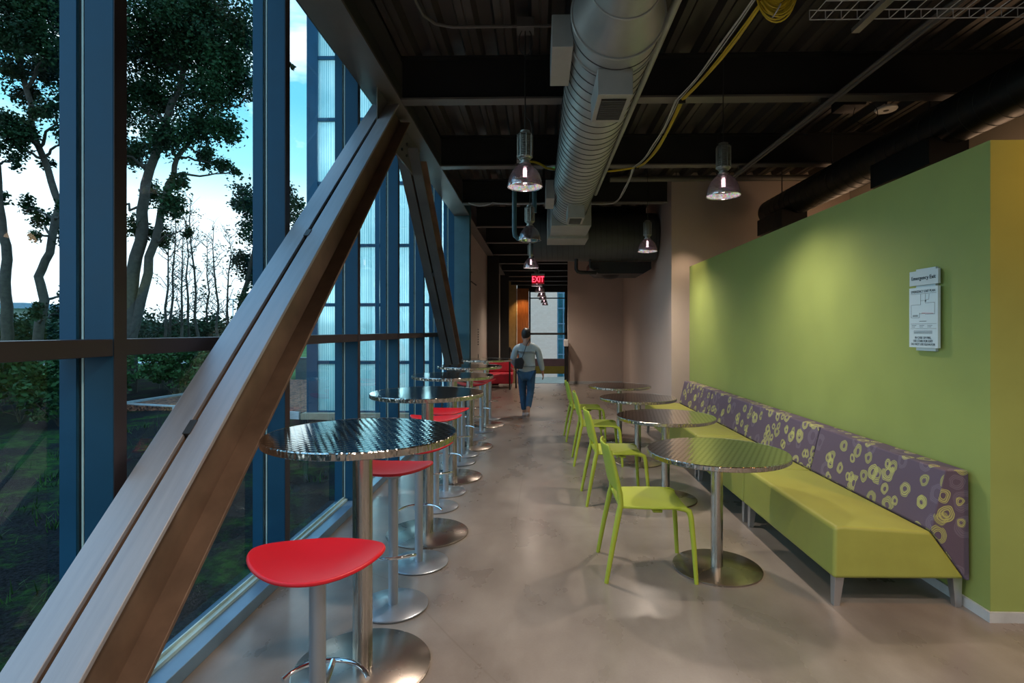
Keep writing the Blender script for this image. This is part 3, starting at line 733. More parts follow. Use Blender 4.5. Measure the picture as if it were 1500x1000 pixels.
# wall sign
root = thing('emergency_exit_sign', 'pale blue Emergency Exit plaque with evacuation plan on the green wall', 'sign', (2.38, 3.425, 1.68))
R90 = (pi/2, 0, -pi/2)
def sbox(name, y0, y1, z0, z1, x0, x1, m):   # y0..y1 horizontal offsets
    return MB().box(x0, x1, y0, y1, z0, z1).build(name, m, root)
sbox('backing_rail', -.085, .085, -.255, .255, .012, .028, M['signbar'])
sbox('name_plate', -.125, .125, .152, .242, -.002, .012, M['signbar'])
sbox('plan_panel', -.125, .125, -.235, .138, -.004, .012, M['sign'])
text_mesh('plate_lettering', 'Emergency Exit', .034, M['ink'], root, (-.0035, 0, .196), R90, .0008)
text_mesh('title_lettering', 'EMERGENCY EXIT PLAN', .0215, M['ink'], root, (-.0055, 0, .112), R90, .0004, sx=.92)
text_mesh('instruction_lettering', 'IN CASE OF FIRE,\nUSE STAIR FOR EXIT\nDO NOT USE ELEVATOR', .0205, M['ink'], root, (-.0055, 0, -.195), R90, .0004, sx=.92)
mb = MB()
def ln(a, b, w_=.0007):
    a = Vector((-.0052, -a[0], a[1])); b = Vector((-.0052, -b[0], b[1])); mb.tube([a, b], w_, 4)
P_ = [((-.11,.098),(.115,.098)),((-.105,.03),(-.105,-.05)),((-.105,.03),(-.02,.03)),((-.105,-.05),(-.03,-.05)),((-.03,-.05),(-.03,-.02)),((-.03,-.025),(.02,-.025)),((.02,-.03),(.10,-.03)),((.10,-.03),(.10,.04)),((.10,.04),(.02,.04)),((-.02,.03),(-.02,.095)),((.02,.04),(.02,.06)),((.02,.06),(.05,.06)),((.05,.06),(.055,.095)),((.02,.06),(.022,.095)),((-.02,.055),(.02,.055)),((-.11,-.088),(.115,-.088)),((-.11,-.118),(.115,-.118))]
for a, b in P_: ln(a, b)
for k in range(3): ln((-.08, -.137-.007*k+.004), (.08, -.137-.007*k+.004), .0012)
for xx in (-.1, -.03, .04): ln((xx, -.098), (xx+.04, -.098), .0012); ln((xx, -.108), (xx+.03, -.108), .0012)
ln((-.09,-.035),(-.045,-.035),.0014); ln((-.09,-.041),(-.045,-.041),.0014); ln((-.03,-.072),(.03,-.072),.0014)
mb.build('floor_plan_drawing', M['ink'], root)
mb = MB(); mb.box(-.0056,-.004,-.028,-.018,.048,.056); mb.build('stair_symbol', M['ink'], root)
mb = MB()
mb.tube([(-.0056,.01,-.022),(-.0056,-.09,-.026)], .001, 4); mb.build('route_line', M['redfab'], root)

# ------------------------------------------------------------------ pendants
def make_pendant(z=2.72):
    root = thing('pendant_lamp', 'x', 'lamp', (0,0,z), group='industrial pendant lamps')
    prof = [(.142,.0),(.143,.01),(.139,.035),(.128,.075),(.108,.120),(.080,.155),(.052,.178),(.045,.185)]
    inner = [(r-.003, zz) for r, zz in reversed(prof)]
    mb = MB(); mb.lathe(prof+inner, n=48, closed=True); sh = mb.build('shade', M['shade'], root, smooth=True)
    mb = MB(); mb.tube([(.1425*cos(2*pi*k/40), .1425*sin(2*pi*k/40), 0) for k in range(40)], .0035, 6, True); mb.build('rim', M['chrome'], sh, smooth=True)
    mb = MB(); mb.lathe([(.137,.003),(.134,.030),(.128,.045)], n=48); mb.build('prismatic_band', M['rim'], sh, smooth=True)
    mb = MB(); mb.lathe([(0,.03),(.014,.032),(.0165,.05),(.0165,.14),(.012,.158),(0,.16)], n=16); bu = mb.build('bulb', M['bulb'], root, smooth=True)
    mb = MB(); mb.lathe([(0,.165),(.03,.165),(.034,.18),(.046,.186),(.046,.196),(.036,.20),(.036,.215),(.045,.222),(.045,.228),(0,.228)], n=24); mb.build('collar', M['housing'], root, smooth=True)
    pr = [(0,.228),(.050,.228),(.060,.240)]; zz = .245
    while zz < .415:
        pr += [(.060,zz),(.060,zz+.004),(.041,zz+.0055),(.041,zz+.0125)]; zz += .0142
    pr += [(.060,.42),(.055,.432),(.040,.44),(.040,.455),(.02,.462),(0,.462)]
    mb = MB(); mb.lathe(pr, n=28); h = mb.build('ballast_housing', M['housing'], root, smooth=True)
    mb = MB()
    for k in range(8):
        a = 2*pi*k/8+.2; mb.tube([(.0615*cos(a),.0615*sin(a),.238),(.0615*cos(a),.0615*sin(a),.424)], .004, 5)
    mb.build('cooling_ribs', M['housing'], h, smooth=True)
    mb = MB(); mb.tube([(0,0,.455),(0,0,4.07-z)], .0035, 6); mb.build('suspension_cable', M['steeld'], root)
    mb = MB(); mb.tube([(.035,0,.44),(.055,0,.47),(.045,0,.53),(.01,0,.57),(.004,0,.62),(.004,0,4.07-z)], .003, 6); mb.build('power_cord', M['black'], root, smooth=True)
    mb = MB(); mb.lathe([(0,0),(.035,0),(.035,.03),(0,.03)], (0,0,4.04-z), 16); mb.build('ceiling_hook_box', M['steeld'], root)
    return root, bu
pend, bulb0 = make_pendant()
PZ = 2.72
plist = [(-.106,4.45,'nearest lit pendant lamp of the left row, in front of the pale duct',1),
 (-.106,7.09,'unlit pendant lamp reflecting blue, second of the left row',0),
 (-.13,10.2,'lit pendant lamp above the EXIT sign, third of the left row',1),
 (-.03,14.4,'lit pendant lamp just beyond the EXIT sign, first of the distant row',1),
 (.05,16.7,'second lit pendant lamp of the distant corridor row',1),
 (.12,18.9,'third lit pendant lamp of the distant corridor row',1),
 (.18,20.8,'fourth lit pendant lamp of the distant corridor row',1),
 (.26,23.2,'fifth lit pendant lamp of the distant corridor row',1),
 (.33,25.3,'last and smallest lit pendant lamp of the distant corridor row',1),
 (1.61,4.78,'nearest lit pendant lamp of the right row, in front of the beige wall',1),
 (1.62,8.12,'lit pendant lamp in front of the dark cross duct, farther one of the right row',1)]
first = True
LC = (1,.83,.68)
for (x, y, lab, lit) in plist:
    if first: r = pend; r.location = (x,y,PZ); r['label'] = lab; first = False
    else:
        r = dup(pend, (x,y,PZ), random.Random(x*y).uniform(0,6), lab)
    if not lit:
        for ch in r.children:
            if ch.name.startswith('bulb'):
                ch.data = ch.data.copy(); ch.data.materials[0] = M['bulboff']
            if ch.name.startswith('shade'):
                for g_ in ch.children:
                    if g_.name.startswith('prismatic'): g_.data = g_.data.copy(); g_.data.materials[0] = M['chrome']
def spot(x, y, z, e, col=(1,.74,.5), ang=150, blend=1.0, rad=.06, tgt=None):
    l = D.lights.new('lamp_or_fill_light', 'SPOT'); l.energy = e; l.color = col; l.spot_size = math.radians(ang); l.spot_blend = blend; l.shadow_soft_size = rad
    o = D.objects.new('lamp_or_fill_light', l); C.objects.link(o); o.location = (x,y,z)
    if tgt: o.rotation_euler = (Vector(tgt)-Vector((x,y,z))).to_track_quat('-Z','Y').to_euler()
    return o
for (x, y, lab, lit) in plist:
    if lit: spot(x, y, PZ-.02, 82 if y < 12 else 70, LC)
# out-of-view spots without fixtures, added as ambient fill, mostly continuing the pendant rows
for (x, y) in ((-.106,1.3),(1.61,1.2),(-.106,-1.6),(1.61,-1.6),(3.6,0.6)): spot(x, y, PZ, 78, LC)
# wall washers and recessed lights on the right
spot(2.05, 8.35, 3.5, 60, (1,.72,.40), 55, .9, .03, (2.42, 8.2, 1.6))
spot(3.0, 1.7, 3.6, 70, (1,.42,.08), 70, .8, .03, (3.0, 2.96, 1.6))
spot(2.2, 8.4, 3.4, 30, (1,.75,.5), 60, .8, .03, (2.6, 9.1, 1.5))
# corridor end glow
spot(-.7, 25.4, 3.4, 60, (1,.55,.2), 90, .8, .05, (-.7, 26, 1.2))
for (x_, y_, e_) in ((4.55, 8.2, 5), (4.6, 5.6, 5), (4.5, 3.4, 3)):  # unseen point lights added above the enclosure to brighten the wall behind
    l = D.lights.new('lamp_or_fill_light', 'POINT'); l.energy = e_; l.color = (1,.62,.38); l.shadow_soft_size = .2
    o = D.objects.new('lamp_or_fill_light', l); C.objects.link(o); o.location = (x_, y_, 2.9)
spot(.3, 14.6, 3.5, 25, (1,.8,.6), 130)

# ------------------------------------------------------------------ tables
def make_table(name, lab, top, loc, R, rb, pr, group):
    root = thing(name, lab, 'table', loc, group=group)
    mb = MB(); mb.lathe([(0,top),(R-.004,top)], n=72); 
    bmesh.ops.recalc_face_normals(mb.bm, faces=mb.bm.faces)
    t = mb.build('tabletop', M['tabletop'], root, smooth=True, fix=False)
    mb = MB(); mb.lathe([(0,top-.002),(R-.004,top-.002),(R-.004,top+.0005),(R,top-.004),(R,top-.028),(R-.006,top-.032),(0,top-.032)], n=72); mb.build('edge_band', M['band'], t, smooth=True)
    mb = MB(); mb.lathe([(0,.012),(pr,.012),(pr,top-.06),(pr*2.2,top-.05),(pr*2.2,top-.032),(0,top-.032)], n=28); mb.build('pole', M['steel'], root, smooth=True)
    mb = MB(); mb.lathe([(0,0),(rb-.004,0),(rb,.004),(rb,.010),(rb-.006,.014),(0,.014)], n=64); mb.build('base', M['basest'], root, smooth=True)
    return root
bl = ['nearest high round steel bar table by the glazing', 'second high round steel bar table, its base catching warm light', 'third high round steel bar table by the glazing', 'fourth high round steel bar table by the second brace', 'farthest high round steel bar table, left of the walking person']
bpos = [(-.808,2.50), (-.845,4.16), (-.90,5.76), (-.91,7.27), (-.85,8.96)]
bt = make_table('bar_table', bl[0], 1.08, (bpos[0][0],bpos[0][1],0), .430, .31, .045, 'high round steel tables along the glazing')
for l, p in list(zip(bl, bpos))[1:]: dup(bt, (p[0],p[1],0), .3, l)
gl = ['nearest low round steel table in front of the lime banquette', 'second low round steel table along the banquette', 'third low round steel table along the banquette', 'farthest low round steel table near the niche wall']
gpos = [(1.17,3.60),(1.175,5.06),(1.175,6.46),(1.165,7.84)]
gt = make_table('cafe_table', gl[0], .765, (gpos[0][0],gpos[0][1],0), .445, .28, .038, 'low round steel tables along the banquette')
for l, p in list(zip(gl, gpos))[1:]: dup(gt, (p[0],p[1],0), .3, l)

# ------------------------------------------------------------------ stools
def make_stool():
    root = thing('bar_stool', 'x', 'stool', group='red seated bar stools along the glazing')
    # saddle seat
    me = D.meshes.new('seat'); bm = bmesh.new(); nr, na = 14, 56; rings = []
    def pt(r, a):
        x = .222*cos(a)*r; yy = .165*sin(a)*r*(1-.06*cos(2*a))
        z = .762 + .052*(abs(x)/.222)**2.2 + .022*(yy/.165)**2*(1 if yy > 0 else .6)
        return (x, yy, z)
    c0 = bm.verts.new(pt(0,0))
    for i in range(1, nr+1): rings.append([bm.verts.new(pt(i/nr, 2*pi*k/na)) for k in range(na)])
    for k in range(na): bm.faces.new([c0, rings[0][k], rings[0][(k+1)%na]])
    for i in range(nr-1):
        for k in range(na): bm.faces.new([rings[i][k], rings[i+1][k], rings[i+1][(k+1)%na], rings[i][(k+1)%na]])
    bmesh.ops.recalc_face_normals(bm, faces=bm.faces); bm.to_mesh(me); bm.free(); me.materials.append(M['red'])
    me.polygons.foreach_set('use_smooth', [True]*len(me.polygons))
    s = D.objects.new('seat', me); C.objects.link(s); s.parent = root
    so = s.modifiers.new('Solidify', 'SOLIDIFY'); so.thickness = .014; so.offset = -1
    b = s.modifiers.new('Bevel', 'BEVEL'); b.width = .005; b.segments = 3
    mb = MB(); mb.lathe([(0,.012),(.027,.012),(.027,.72),(.05,.732),(.05,.746),(0,.747)], n=24); mb.build('pole', M['silver'], root, smooth=True)
    mb = MB(); mb.lathe([(0,0),(.190,0),(.195,.004),(.195,.009),(.188,.013),(.03,.016),(0,.016)], n=56); mb.build('base', M['baseplate'], root, smooth=True)
    mb = MB()
    pts = []
    for k in range(17):
        a = math.radians(-62+124*k/16); pts.append((.165*sin(a)*1.02, -.005+.175*cos(a), .335-.012*(abs(k-8)/8)**4))
    mb.tube(pts, .0085, 10)
    mb.build('footrest', M['chrome'], root, smooth=True)
    mb = MB(); mb.tube([(0,.02,.27),(0,.10,.31),(0,.168,.335)], [.010,.011,.010], 8); mb.build('footrest_bracket', M['chrome'], root, smooth=True)
    return root
st = make_stool()
sp_ = [(-.745,1.83,0.05,'red saddle bar stool nearest the camera, before the nearest high table'),
 (-.815,3.06,pi-.05,'red bar stool just behind the nearest high table'),
 (-.795,3.63,.1,'red bar stool on the near side of the second high table'),
 (-.895,4.78,pi+.1,'red bar stool on the far side of the second high table'),
 (-.885,5.22,-.05,'red bar stool on the near side of the third high table'),
 (-.93,6.39,pi,'red bar stool on the far side of the third high table'),
 (-.94,6.79,.1,'red bar stool on the near side of the fourth high table'),
 (-.94,7.82,pi-.1,'red bar stool on the far side of the fourth high table'),
 (-.875,8.40,.05,'red bar stool on the near side of the farthest high table'),
 (-.845,9.58,pi,'red bar stool beyond the farthest high table')]
for i, (x, y, rz, lab) in enumerate(sp_):
    if i == 0: st.location = (x,y,0); st.rotation_euler = (0,0,rz); st['label'] = lab
    else: dup(st, (x,y,0), rz, lab)

# ------------------------------------------------------------------ lime chairs
def make_chair():
    root = thing('dining_chair', 'x', 'chair', group='lime green plastic chairs facing the banquette')
    def surf(name, fn, nu, nv, th, parent=root):
        bm = bmesh.new(); g = [[bm.verts.new(fn(i/nu, j/nv)) for j in range(nv+1)] for i in range(nu+1)]
        for i in range(nu):
            for j in range(nv): bm.faces.new([g[i][j], g[i+1][j], g[i+1][j+1], g[i][j+1]])
        me = D.meshes.new(name); bm.to_mesh(me); bm.free(); me.materials.append(M['lime'])
        me.polygons.foreach_set('use_smooth', [True]*len(me.polygons))
        o = D.objects.new(name, me); C.objects.link(o); o.parent = parent
        s = o.modifiers.new('Solidify', 'SOLIDIFY'); s.thickness = th; s.offset = 0
        b = o.modifiers.new('Bevel', 'BEVEL'); b.width = th*.4; b.segments = 3
        return o
    def seat(u, v):
        x = -.19+.43*u; w = .205+.02*sin(pi*u*.9)+.004
        if u > .9: w -= .03*((u-.9)/.1)**2
        y = w*(2*v-1)
        z = .452-.014*sin(pi*u)*(1-(2*v-1)**2)-.02*max(0,(u-.8)/.2)**2
        return (x, y, z+.006*(2*v-1)**2)
    surf('seat', seat, 18, 16, .016)
    def back(u, v):     # u up, v across
        z = .545+.285*u; w = .192-.012*u-.02*max(0,(u-.85)/.15)**2; y = w*(2*v-1)
        x = -.195-.055*u - .030*(1-(2*v-1)**2)
        if u < .12: z += .02*(1-u/.12)*(1-(2*v-1)**2)
        return (x, y, z)
    surf('backrest', back, 14, 16, .012)
    for s_ in (-1, 1):
        mb = MB(); mb.tube([(.275,s_*.235,.0),(.262,s_*.228,.22),(.247,s_*.216,.40),(.235,s_*.212,.437),(.21,s_*.208,.449),(.16,s_*.207,.452)], [.0135,.0155,.0175,.0185,.017,.012], 12); mb.build('leg', M['lime'], root, smooth=True)
        mb = MB(); mb.tube([(-.275,s_*.235,0),(-.235,s_*.225,.22),(-.195,s_*.212,.42),(-.183,s_*.207,.47),(-.185,s_*.200,.53),(-.197,s_*.194,.60),(-.222,s_*.186,.72),(-.240,s_*.176,.80)], [.0135,.0165,.019,.018,.017,.015,.012,.008], 12); mb.build('leg', M['lime'], root, smooth=True)
    mb = MB(); mb.box(-.17,.19,-.02,.02,.415,.432); mb.box(.02,.08,-.19,.19,.418,.436); mb.build('underframe', M['lime'], root, bevel=.005)
    return root
ch = make_chair()
for i, (x, y, rz, lab) in enumerate([(.695,3.60,0.0,'nearest lime green plastic chair, at the nearest low table'), (.70,5.06,.02,'second lime green plastic chair, at the second low table'), (.69,6.47,-.02,'third lime green plastic chair, at the third low table'), (.665,7.86,.02,'farthest lime green plastic chair, at the farthest low table')]):
    if i == 0: ch.location = (x,y,0); ch['label'] = lab; ch.rotation_euler = (0,0,rz)
    else: dup(ch, (x,y,0), rz, lab)

# ------------------------------------------------------------------ banquette
ML = 1.35
def make_sofa():
    root = thing('banquette_sofa', 'x', 'sofa', group='banquette modules along the green wall')
    L = ML-.012
    sx = 1.644
    def uvprism(name, poly, m, bev):
        bm = bmesh.new(); uv = bm.loops.layers.uv.new('UVMap')
        a = [bm.verts.new((x-sx, .006, z)) for x, z in poly]; b = [bm.verts.new((x-sx, .006+L, z)) for x, z in poly]
        n = len(poly); acc = 0
        for i in range(n):
            j = (i+1)%n; l = sqrt((poly[j][0]-poly[i][0])**2+(poly[j][1]-poly[i][1])**2)
            f = bm.faces.new([a[i], a[j], b[j], b[i]])
            for lp, c in zip(f.loops, ((0,acc),(0,acc+l),(L,acc+l),(L,acc))): lp[uv].uv = c
            acc += l
        for vs in (a, b):
            f = bm.faces.new(vs)
            for lp in f.loops: lp[uv].uv = (lp.vert.co.x+3.3, lp.vert.co.z+2.1)
        bmesh.ops.recalc_face_normals(bm, faces=bm.faces)
        me = D.meshes.new(name); bm.to_mesh(me); bm.free(); me.materials.append(m)
        o = D.objects.new(name, me); C.objects.link(o); o.parent = root
        bv = o.modifiers.new('Bevel', 'BEVEL'); bv.width = bev; bv.segments = 4; bv.limit_method = 'ANGLE'
        me.polygons.foreach_set('use_smooth', [True]*n+[True]*2); bv.harden_normals = True
        return o
    se = uvprism('seat', [(1.644,.168),(1.65,.455),(1.70,.462),(2.18,.435),(2.37,.170)], M['vinyl'], .022)
    bk = uvprism('backrest', [(2.175,.445),(2.255,.775),(2.385,.775),(2.39,.165),(2.372,.165)], M['fabric'], .012)
    # stitched seam lines along front edge
    for (x, y) in ((.05,.06),(.05,L-.05),(.70,.06),(.70,L-.05)):
        mb = MB(); t = .026; bt_ = .017; lean = -.012 if x < .3 else .012
        a = [(x-t,y-t,.17),(x+t,y-t,.17),(x+t,y+t,.17),(x-t,y+t,.17)]; b = [(x-bt_+lean,y-bt_,0),(x+bt_+lean,y-bt_,0),(x+bt_+lean,y+bt_,0),(x-bt_+lean,y+bt_,0)]
        va = [mb.bm.verts.new(p) for p in a]; vb = [mb.bm.verts.new(p) for p in b]
        mb.bm.faces.new(va); mb.bm.faces.new(vb[::-1])
        for k in range(4): mb.bm.faces.new([va[k], vb[k], vb[(k+1)%4], va[(k+1)%4]])
        mb.build('leg', M['alu'], root, bevel=.002)
    return root
so = make_sofa()
for i, lab in enumerate(['nearest banquette section, lime seat and purple ring patterned back, its end showing', 'second banquette section behind the nearest low table', 'third banquette section behind the second low table', 'farthest banquette section by the end of the green wall']):
    loc = (1.644, 3.07+ML*i, 0)
    if i == 0: so.location = loc; so['label'] = lab
    else: dup(so, loc, None, lab)

# ------------------------------------------------------------------ corridor end items
root = thing('guard_panel', 'low barrier with dark purple upper band and olive lower band at the corridor end', 'barrier', (.35,15.85,0))
MB().box(-.55,.52,-.03,.03,.52,.735).build('upper_band', M['purple'], root, bevel=.005)
MB().box(-.55,.52,-.035,.035,.30,.52).build('lower_band', plain('olive green panel', (.13,.13,.02,1), .5), root, bevel=.005)
for x in (-.53,.50): MB().box(x-.015,x+.015,-.02,.02,0,.31).build('post', M['steelb'], root)
root = thing('handrail', 'dark stair handrail with pale top at the corner of the niche wall', 'railing', (.80,15.6,0))
mb = MB(); mb.box(-.06,.06,-.2,.2,1.10,1.30); mb.build('top_rail', M['white'], root, bevel=.02)
for x, y in ((-.035,-.15),(.045,-.1),(0,.15)): MB().box(x-.018,x+.018,y-.02,y+.02,0,1.12).build('post', M['steelb'], root)
root = thing('stair_railing', 'dark slanted stair railing left of the walking person', 'railing', (-.72,14.6,0))
for (x, y, h) in ((-.02,-.3,1.08),(.13,.1,.75),(.28,.4,.6),(.42,.7,.5)):
    mb = MB(); mb.tube([(x,y,0),(x,y,h)], .022, 8); mb.build('post', M['steelb'], root)
mb = MB(); mb.tube([(-.02,-.3,1.1),(.08,.0,.85),(.43,.7,.5)], .022, 8); mb.build('top_rail', M['steelb'], root, smooth=True)
mb = MB(); mb.tube([(-.02,-.3,.6),(.08,.0,.5),(.43,.7,.3)], .012, 8); mb.build('lower_rail', M['alu'], root, smooth=True)
root = thing('lounge_chair', 'red upholstered lounge seat partly hidden behind the far high table', 'chair', (-1.02,14.9,0))
MB().box(-.34,.34,-.3,.35,.12,.40).build('seat', M['redfab'], root, bevel=.04)
MB().box(-.34,.34,.22,.36,.40,.72).build('backrest', M['redfab'], root, bevel=.04)
for x in (-.28,.28):
    for y in (-.22,.25): MB().box(x-.02,x+.02,y-.02,y+.02,0,.13).build('leg', M['alu'], root)
root = thing('wall_fixture', 'thin horizontal shelf bracket with small rods on the cream wall', 'fixture', (-1.45,12.6,2.6))
mb = MB(); mb.box(-.0,.03,-.9,.1,0,.012); mb.box(0,.03,-.95,-.85,.2,.21); mb.build('bracket', M['steeld'], root)
root = thing('wall_grille', 'small vertical slotted grille on the cream wall', 'grille', (-1.45,13.2,1.2))
mb = MB()
for k in range(7): mb.box(0,.012,-.08,.08,.0+.06*k,.03+.06*k)
mb.build('slats', M['steeld'], root)
MB().box(0,.012,-.05,.05,-.42,-.22).build('switch_plate', M['steeld'], root)

# ------------------------------------------------------------------ person
def skinned(name, verts, edges, m, parent, root_i=0, sub=2):
    me = D.meshes.new(name); me.from_pydata([v[:3] for v in verts], edges, []); me.materials.append(m)
    o = D.objects.new(name, me); C.objects.link(o); o.parent = parent
    sk = o.modifiers.new('Skin', 'SKIN'); sk.use_smooth_shade = True
    if not me.skin_vertices: me.attributes
    d = me.skin_vertices[0].data
    for i, v in enumerate(verts):
        rx, ry = v[3] if isinstance(v[3], tuple) else (v[3], v[3]); d[i].radius = (rx, ry); d[i].use_root = (i == root_i)
    s = o.modifiers.new('Subsurf', 'SUBSURF'); s.levels = sub; s.render_levels = sub
    return o
PL = (-.20, 9.82, 0)
pr = thing('person', 'person in a light grey blue shirt and jeans walking away down the corridor', 'person', PL, 0.02)
# skeleton, facing +Y; left = -X
V = []; E = []
def add(x, y, z, r, par=None):
    V.append((x,y,z,r)); i = len(V)-1
    if par is not None: E.append((par, i))
    return i
pel = add(0,0,.83,(.135,.09)); wa = add(0,.01,.97,(.12,.085),pel); chs = add(0,.0,1.16,(.14,.095),wa); shn = add(0,.0,1.27,(.11,.07),chs); nk = add(-.005,.015,1.35,.048,shn)
h1 = add(-.01,.03,1.42,(.068,.075),nk); h2 = add(-.015,.035,1.49,(.074,.088),h1); h3 = add(-.015,.03,1.545,(.055,.065),h2)
ns = add(-.015,.115,1.455,.014,h1)
for sx_ in (-1,1):
    e = add(sx_*.078-.015,.03,1.46,.014,h1)
# arms
sl = add(-.165,.0,1.24,.055,shn); el = add(-.245,-.05,1.02,.042,sl); wl = add(-.17,.12,.90,.028,el); pl_ = add(-.13,.17,.895,.030,wl)
srr = add(.165,.0,1.24,.055,shn); er = add(.235,-.02,1.00,.042,srr); wr = add(.285,.06,.80,.028,er); pr_ = add(.295,.08,.745,.032,wr)
def fingers(b, base, dirv, side, cur):
    dv = Vector(dirv).normalized(); sd = Vector(side).normalized(); cv = Vector(cur).normalized()
    for k, ln_ in enumerate((.062,.070,.066,.052)):
        o_ = Vector(base)+sd*(k-1.5)*.017+dv*.03
        a = add(*(o_), .0085, b); c = add(*(o_+dv*ln_*.5+cv*.006), .008, a); add(*(o_+dv*ln_*.85+cv*.024), .0068, c)
    o_ = Vector(base)+sd*-.032; a = add(*(o_), .010, b); add(*(o_+sd*-.012+dv*.035+cv*.01), .008, a)
fingers(pl_, (-.13,.17,.895), (.75,.55,-.25), (0,-.3,-.95), (.2,-.6,0))
fingers(pr_, (.295,.08,.745), (.08,.12,-1), (0,-1,-.1), (-.6,.2,0))
# legs : left forward planted, right trailing on its toe
hl = add(-.075,.01,.79,.085,pel); kl = add(-.075,.10,.45,.058,hl); al = add(-.045,.06,.09,.038,kl); tl1 = add(-.045,.09,.045,.036,al); tl2 = add(-.05,.20,.028,.026,tl1)
hr = add(.075,-.01,.79,.085,pel); kr = add(.065,.02,.44,.058,hr); ar = add(.02,-.24,.17,.038,kr); tr1 = add(.02,-.22,.11,.036,ar); tr2 = add(.02,-.16,.028,.026,tr1)
body = skinned('body', V, E, M['skin'], pr)
# shirt
V2 = [(0,0,.80,(.165,.115)),(0,.0,.92,(.158,.112)),(0,.0,1.05,(.155,.108)),(0,-.005,1.17,(.165,.115)),(0,-.0,1.275,(.13,.088)),(-.003,.01,1.335,(.062,.062)),
 (-.175,-.0,1.245,.072),(-.225,-.035,1.12,.064),(-.255,-.055,1.015,.060),(-.21,.04,.95,.050),(-.175,.11,.905,.040),
 (.175,0,1.245,.072),(.215,-.01,1.12,.064),(.245,-.02,1.0,.060),(.27,.02,.90,.052),(.285,.055,.815,.042), (0,0,.735,(.165,.115))]
E2 = [(0,1),(1,2),(2,3),(3,4),(4,5),(4,6),(6,7),(7,8),(8,9),(9,10),(4,11),(11,12),(12,13),(13,14),(14,15),(0,16)]
skinned('shirt', V2, E2, M['shirt'], pr, 2)
V3 = [(0,0,.80,(.148,.105)),(-.08,.01,.76,.098),(-.078,.06,.60,.082),(-.076,.10,.45,.070),(-.062,.085,.28,.062),(-.048,.06,.10,.056),
 (.08,-.01,.76,.098),(.072,.005,.60,.082),(.065,.02,.44,.070),(.045,-.10,.31,.062),(.022,-.225,.185,.054)]
skinned('jeans', V3, [(0,1),(1,2),(2,3),(3,4),(4,5),(0,6),(6,7),(7,8),(8,9),(9,10)], M['jeans'], pr, 0)
for nm, a, b_, c in (('shoe', (-.045,.03,.045), (-.047,.13,.042), (-.05,.215,.032)), ('shoe', (.02,-.255,.125), (.02,-.20,.072), (.02,-.135,.035))):
    skinned(nm, [a+((.040,.045),), b_+((.044,.036),), c+((.038,.028),)], [(0,1),(1,2)], M['shoe'], pr, 0)
mb = MB(); pf = []
for k in range(13):
    a = -1.05+ (pi/2+1.05)*k/12; pf.append((max(0, .083*cos(a)) if k < 12 else 0, .108*sin(a)))
mb.lathe(pf, (0,0,0), 28)
for v_ in mb.bm.verts:
    t_ = v_.co.z; v_.co.y *= 1.16
    if v_.co.y > .03 and t_ < .03: v_.co.y = .03+(v_.co.y-.03)*.25
    v_.co += Vector((-.015, .016, 1.495))
mb.build('hair', M['hair'], pr, smooth=True)
mb = MB()
mb.tube([(-.045,.104,1.483),(-.045,.112,1.483)], .009, 8); mb.tube([(.015,.104,1.483),(.015,.112,1.483)], .009, 8); mb.build('eyes', M['white'], pr)
mb = MB(); mb.tube([(-.035,.108,1.415),(-.015,.112,1.413),(.005,.108,1.415)], .004, 6); mb.build('mouth', M['redfab'], pr)
root = thing('shoulder_bag', 'black crossbody bag on the walking person\'s left hip', 'bag', (PL[0]-.13, PL[1]-.14, .98))
mb = MB()
sk_ = []
mb.prism([(-.09,-.06,-.10),(.06,-.06,-.11),(.09,-.06,.02),(.05,-.06,.10),(-.08,-.06,.07)], (0,.09,0)); mb.build('bag_body', M['bag'], root, bevel=.02)
mb = MB(); mb.tube([(.05,.0,.09),(.09,.0,.20),(.13,.01,.32),(.175,.06,.395),(.18,.14,.41)], .018, 8, flat=.35); mb.build('strap', M['bag'], root, smooth=True)

# ------------------------------------------------------------------ outside
rnd = random.Random(11)
def hgt(x, y): return -.09+.05*sin(x*.9+1)*cos(y*.7)+.03*sin(x*2.3+y*1.7)
bm = bmesh.new()
xs = [-1.78-.35*i for i in range(60)] + [-23-6*i for i in range(1, 30)]
yv = [-8+.5*i for i in range(80)] + [33+7*i for i in range(1, 28)]
gr = [[bm.verts.new((x, y, hgt(x,y) if x < -2 else -.09)) for y in yv] for x in xs]
for i in range(len(xs)-1):
    for j in range(len(yv)-1): bm.faces.new([gr[i][j], gr[i][j+1], gr[i+1][j+1], gr[i+1][j]])
bmesh.ops.recalc_face_normals(bm, faces=bm.faces)
me = D.meshes.new('ground'); bm.to_mesh(me); bm.free(); me.materials.append(M['ground'])
me.polygons.foreach_set('use_smooth', [True]*len(me.polygons))
o = D.objects.new('ground', me); C.objects.link(o); struct(o, 'dark soil, grass patches and lawn outside the glazing', 'ground')
o = MB().box(-3, 30, 27.3, 60, -1.6, -1.3).build('ground', M['tan']); struct(o, 'paved ground outside the far window', 'ground')
